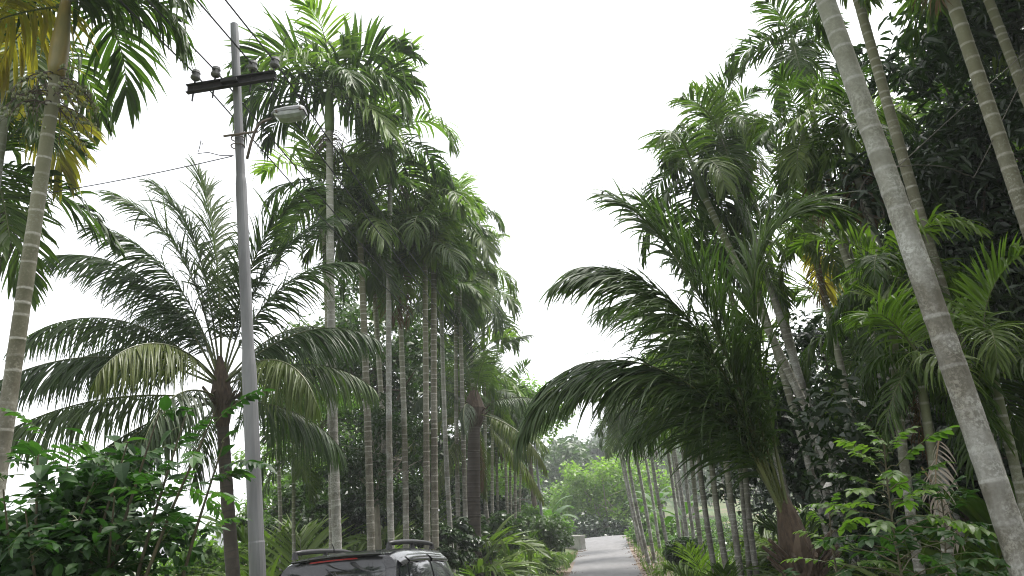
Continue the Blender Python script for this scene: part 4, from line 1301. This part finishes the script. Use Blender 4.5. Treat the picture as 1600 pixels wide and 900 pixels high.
for k, (x, y) in enumerate([(8.5, 4.5), (9.5, -1.5), (12.5, 8.5), (6.8, -6.0), (14, 1.5), (3.0, -10.5), (7.6, .8)]):  # trees out of view, added to shade the right grove
    broad_tree('broadleaf_tree', ['unseen shade tree just beyond the right edge', 'unseen shade tree beyond the right edge beside the camera', 'unseen shade tree at the back beyond the right edge', 'unseen shade tree behind the camera at the right', 'unseen shade tree far beyond the right edge', 'unseen shade tree standing behind the camera', 'unseen shade tree close beside the camera on the right'][k],
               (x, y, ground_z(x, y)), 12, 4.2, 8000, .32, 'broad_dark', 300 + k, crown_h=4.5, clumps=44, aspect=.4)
for k, (px, py, Y, cr, ch, mt, lab) in enumerate([
        (660, 800, 30, 2.0, 1.5, 'broad_dark', 'dark shrub behind the touching pair of stems'), (510, 800, 32, 2.2, 1.8, 'broad', 'green shrub far behind the tallest stem'),
        (730, 800, 34, 2.0, 1.6, 'broad_dark', 'dark shrub behind the reddish trunk'), (590, 810, 34, 2.4, 1.7, 'broad_dark', 'dark shrub far behind the bending stem'),
        (700, 850, 20.5, .9, .65, 'broad_dark', 'dark low shrub in front of the car bonnet among stems'),
        (840, 835, 36, 1.7, 1.1, 'broad', 'green shrub bank left of the lane'),
        (848, 822, 44, 1.6, 1.3, 'broad_light', 'lighter green shrub left of the lane before the low wall'),
        (455, 800, 22, 1.4, 1.1, 'broad', 'green shrub between the pole and the tallest stem'),
        (545, 800, 24, 1.5, 1.1, 'broad_dark', 'dark shrub behind the two left grey stems'),
        (620, 790, 26, 1.6, 1.3, 'broad', 'leafy shrub behind the middle stems'),
        (375, 872, 27, 1.3, .8, 'broad_light', 'pale green bush beside the foot of the steel pole'),
        (290, 885, 20, 1.3, .7, 'broad_light', 'low light green bush right of the leafy corner bush'),
        (1072, 862, 30, 1.0, .6, 'broad', 'green shrub among the pale slanting stems'),
        (1035, 835, 52, 2.2, 1.4, 'broad_light', 'light shrub behind the pale slanting stems'),
        (760, 845, 27, 1.3, .8, 'broad', 'shrub at the feet of the thin dark stems'),
        (930, 828, 72, 3.2, 1.6, 'broad_dark', 'dark hedge like shrub under the rounded tree'),
        (985, 822, 75, 3.0, 2.0, 'broad', 'green shrub right of the rounded tree')]):
    tree_at(lab, px, py, Y, cr, ch, 3200, .10 + .0035 * Y, mt, 60 + k, name='shrub', cat='shrub', clumps=26, r=.04, limbs=5, aspect=.45)

# far trees and palms, copied
rng = random.Random(77)
far = [broad_tree('far_tree', 'hazy tree in the far line beyond the left fields', (-60, 230, ground_z(-60, 230)), 10, 5.5, 2600, .8, 'broad', 30 + k, crown_h=4.5, clumps=34, group='hazy far tree line on the left', r=.25, limbs=4) for k in range(3)]
GH = 'hazy trees on the rise beyond the lane'
def far_copy(src, x, y, s_, label, group, zoff=0):
    c = copy_tree(src)
    c.location = (x, y, ground_z(x, y) + zoff); c.rotation_euler = (0, 0, rng.uniform(0, 6.28)); c.scale = (s_, s_, s_ * rng.uniform(.85, 1.2))
    tag(c, label, 'tree', group); return c
for k in range(26):
    x = -470 + k * 15 + rng.uniform(-7, 7); y = 700 + rng.uniform(-60, 120)
    if k < 3:
        far[k].location = (x, y, ground_z(x, y)); continue
    far_copy(far[k % 3], x, y, rng.uniform(1.5, 2.6), 'hazy tree in the far line beyond the left fields', 'hazy far tree line on the left')
for k in range(34):
    y = rng.uniform(105, 330); x = y * .10 + rng.uniform(-.22, .3) * y
    far_copy(far[k % 3], x, y, rng.uniform(1.0, 1.6), 'hazy tree on the wooded rise beyond the lane', GH)
fc = None
for k in range(16):
    y = rng.uniform(95, 240); x = y * .085 + rng.uniform(-.12, .18) * y
    z = ground_z(x, y)
    if fc is None:
        fc = coconut('hazy coconut palm on the rise beyond the lane', (x, y, z), (x + .4, y, z + 9.5), .16, 13, 1.0, 71, lb=LIB_CF, old=0, dead=0, group='hazy coconut palms beyond the lane', sides=7, stubs=0, dens=.4)
    else:
        c = copy_tree(fc); c.location = (x, y, z); s_ = rng.uniform(.75, 1.2); c.scale = (s_,) * 3; c.rotation_euler = (0, 0, rng.uniform(0, 6.28))

# ------------------------------------------------------------------ banana plants
def banana(label, base, n, h, seed):
    rng = random.Random(seed)
    root = empty('banana_plant', base); tag(root, label, 'banana plant')
    b = MB(); b.tube([(0, 0, -.05), (0, 0, h * .3), (0, 0, h * .55)], [.11, .09, .06], 9); b.build('stem', M['shaft'], root, smooth=True)
    for k in range(n):
        b = MB(); az = k * 2.4 + rng.uniform(-.3, .3); e = R(78 - 55 * k / n); L = h * .6 * rng.uniform(.8, 1.15)
        p = Vector((0, 0, h * .5)); prev = None; N = 10; a = e
        for j in range(N + 1):
            u = j / N
            a = e - 1.5 * u ** 1.7
            d = Vector((math.cos(a) * math.cos(az), math.cos(a) * math.sin(az), math.sin(a)))
            p = p + d * L / N
            sv = Vector((-math.sin(az), math.cos(az), 0)); nn = d.cross(sv)
            ww = (.02 if u < .15 else .26 * math.sin(math.pi * min(.97, (u - .1) / .9)) ** .6) * h / 3 * rng.uniform(.85, 1.1)
            sag = -.25 * ww
            row = [b.vert(p - sv * ww + Vector((0, 0, sag)), .5), b.vert(p, .7), b.vert(p + sv * ww + Vector((0, 0, sag)), .5)]
            if prev:
                b.face((prev[0], prev[1], row[1], row[0])); b.face((prev[1], prev[2], row[2], row[1]))
            prev = row
        b.build('leaf', M['banana'], root, smooth=True)
    return root
banana('banana plant with pale leaves left of the lane', gp(862, 840, 50), 7, 3.6, 1)
banana('small banana plant among the pale slanting stems', gp(1075, 850, 40), 7, 3.2, 2)
banana('banana plant with drooping leaves beside the right row of stems', gp(1030, 840, 56), 7, 3.6, 3)
banana('banana plant whose broad leaf rises behind the corner bush', gp(45, 900, 6.2), 6, 3.0, 4)

# ------------------------------------------------------------------ low wall, verge grass, vine
M['concrete'] = plain('weathered_concrete', (.24, .23, .21), (.40, .385, .355), 2.5, .9, bmp=.4)
wa, wb_ = at(880, 848, 56), at(911, 848, 52)
wa.z = ground_z(wa.x, wa.y); wb_.z = ground_z(wb_.x, wb_.y)
root = empty('low_wall', (wa + wb_) / 2); tag(root, 'low weathered concrete wall at the left of the lane crest', 'wall')
d = (wb_ - wa); d.z = 0; L = d.length; d.normalize(); nrm = Vector((-d.y, d.x, 0)); Mx = Matrix((d, nrm, Vector((0, 0, 1)))).transposed()
b = MB(); b.box((0, 0, .28), (L / 2, .15, .42), 0, Mx); b.build('wall_body', M['concrete'], root)
b = MB(); b.box((0, 0, .76), (L / 2 + .05, .19, .058), 0, Mx); b.build('coping', M['concrete'], root)

def blades(name, pts, hmin, hmax, seed, mat, label, w_=.012):
    rg = np.random.default_rng(seed); n = len(pts)
    p = np.array(pts); h = rg.uniform(hmin, hmax, n)[:, None]
    az = rg.uniform(0, 6.283, n); t = np.stack([np.cos(az), np.sin(az), np.zeros(n)], 1); u = np.stack([-np.sin(az), np.cos(az), np.zeros(n)], 1)
    lean = rg.uniform(.1, .7, (n, 1)); up = np.array([[0, 0, 1.0]])
    ww = w_ * rg.uniform(.7, 1.5, (n, 1))
    v = np.empty((n, 4, 3))
    v[:, 0] = p - u * ww; v[:, 1] = p + u * ww
    v[:, 2] = p + t * h * lean * .5 + up * h * .75 + u * ww * .6
    v[:, 3] = p + t * h * lean + up * h
    tint = np.repeat(np.clip(.5 + rg.normal(0, .25, n), 0, 1), 4)
    tag(place(name, cloud_mesh(name, v.reshape(-1, 3), tint, mat)), label, 'grass', kind='stuff')
rng = random.Random(5)
gpts = []
while len(gpts) < 42000:
    s_ = rng.uniform(14, 76); sg = rng.choice((-1, 1)); q = RW + abs(rng.gauss(0, 1)) * 2.6 + .1
    if sg < 0 and 48 < s_ < 56 and q < 4.5: continue
    if q < RW + 1.3 and 24 < s_ < 60 and rng.random() < (.85 if sg > 0 or s_ < 42 else .3): continue
    p = road_pt(s_, sg * q); gpts.append((p.x, p.y, ground_z(p.x, p.y) - .02))
blades('verge_grass', gpts, .10, .38, 3, M['grass'], 'short green grass growing along both verges of the lane', .014)
lc, lr = [], []
for k in range(60):
    p = road_pt(rng.uniform(18, 62), rng.choice((-1, 1)) * (RW - .1 + abs(rng.gauss(0, .5)))); lc.append((p.x, p.y, ground_z(p.x, p.y) + .03)); lr.append(rng.uniform(.4, .9))
v, t = leaf_cloud(lc, lr, 1500, .12, 44, .4, 3.0, squash=.02)
tag(place('leaf_litter', cloud_mesh('leaf_litter', v, t, M['dead'])), 'dry brown leaf litter along the edges of the lane', 'leaf litter', kind='stuff')
# leafy weeds over the verge banks and the grove floor
cen, rad = [], []
for k in range(420):
    s_ = rng.uniform(16, 74); sg = rng.choice((-1, 1)); q = RW + 2.0 + abs(rng.gauss(0, 1)) * 3.2
    p = road_pt(s_, sg * q); cen.append((p.x, p.y, ground_z(p.x, p.y) + rng.uniform(.05, .35))); rad.append(rng.uniform(.3, .65))
v, t = leaf_cloud(cen, rad, 36000, .14, 8, .5, .8)
tag(place('weeds', cloud_mesh('weeds', v, t, M['cover'])), 'leafy green weeds covering the banks beside the lane', 'weeds', kind='stuff')
cen, rad = [], []
for k in range(420):
    y = rng.uniform(6, 52); x = y * .09 + rng.uniform(4.5, 18)
    cen.append((x, y, ground_z(x, y) + rng.uniform(.1, .5))); rad.append(rng.uniform(.4, .9))
v, t = leaf_cloud(cen, rad, 34000, .16, 9, .45, .6)
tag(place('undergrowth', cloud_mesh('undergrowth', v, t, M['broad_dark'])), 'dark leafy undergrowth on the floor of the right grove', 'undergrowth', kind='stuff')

# lianas
M['vine'] = plain('liana_bark', (.05, .045, .035), (.10, .09, .07), 10, .85)
def strand(name, label, pix, r_):
    P = [at(*p) for p in pix]; pts = []
    n = len(P)
    for i in range(n - 1):
        p0, p1, p2, p3 = P[max(0, i - 1)], P[i], P[i + 1], P[min(n - 1, i + 2)]
        for k in range(6):
            f = k / 6
            pts.append(.5 * ((2 * p1) + (p2 - p0) * f + (2 * p0 - 5 * p1 + 4 * p2 - p3) * f * f + (3 * p1 - p0 - 3 * p2 + p3) * f ** 3))
    pts.append(P[-1])
    b = MB(); b.tube(pts, [r_] * len(pts), 5)
    return tag(b.build(name, M['vine']), label, 'vine')
strand('liana', 'thin liana slung from the leaning stem to the right', [(1372, 275, 5.4), (1398, 262, 5.3), (1440, 258, 5.8), (1480, 262, 6.2), (1515, 274, 6.4), (1530, 262, 6.5), (1600, 120, 6.8), (1640, 60, 6.8)], .004)
strand('liana', 'thin straight liana rising to the upper right from the leaning stem', [(1392, 268, 5.35), (1420, 245, 5.6), (1480, 190, 6.2), (1570, 110, 6.9), (1650, 40, 7.4)], .004)
strand('black_cable', 'black cable looped round the thin pale stem', [(1372, 262, 10.8), (1350, 285, 10.6), (1345, 310, 10.7), (1358, 335, 10.7), (1380, 340, 10.6), (1376, 318, 10.5), (1352, 300, 10.5), (1346, 325, 10.6), (1362, 350, 10.7)], .014)

# bleached dry fronds hanging in the right grove
for k, (px, py, Y, sc_) in enumerate([(1470, 672, 7.0, .62), (1440, 730, 7.6, .6)]):
    me = frond_mesh('bleached_frond', 1.2, -60, 28, 16, .42, .028, .12, .9, -20, 700 + k, [M['deadpale'], M['rachis_b']], drop=.15)
    o = place('dry_frond', me, None, at(px, py, Y), (0, 0, R(200 + 90 * k)), sc_)
    tag(o, ['bleached dry frond dangling beside the leaning stem', 'bleached dry frond hanging lower behind the sapling'][k], 'dry frond')

# ------------------------------------------------------------------ haze
HZ = 0.0010
b = MB()
b.box((4, 560, 32), (1230, 660, 37))
hm = bpy.data.materials.new('haze_air'); hm.use_nodes = True
hn_ = hm.node_tree; hn_.nodes.remove(hn_.nodes['Principled BSDF'])
pv = hn_.nodes.new('ShaderNodeVolumePrincipled')
pv.inputs['Color'].default_value = (.93, .96, 1, 1)
pv.inputs['Density'].default_value = HZ
pv.inputs['Anisotropy'].default_value = .2
hn_.links.new(pv.outputs[0], hn_.nodes['Material Output'].inputs['Volume'])
hz = b.build('haze', hm)
tag(hz, 'thin pale haze filling the air', 'haze', kind='stuff')
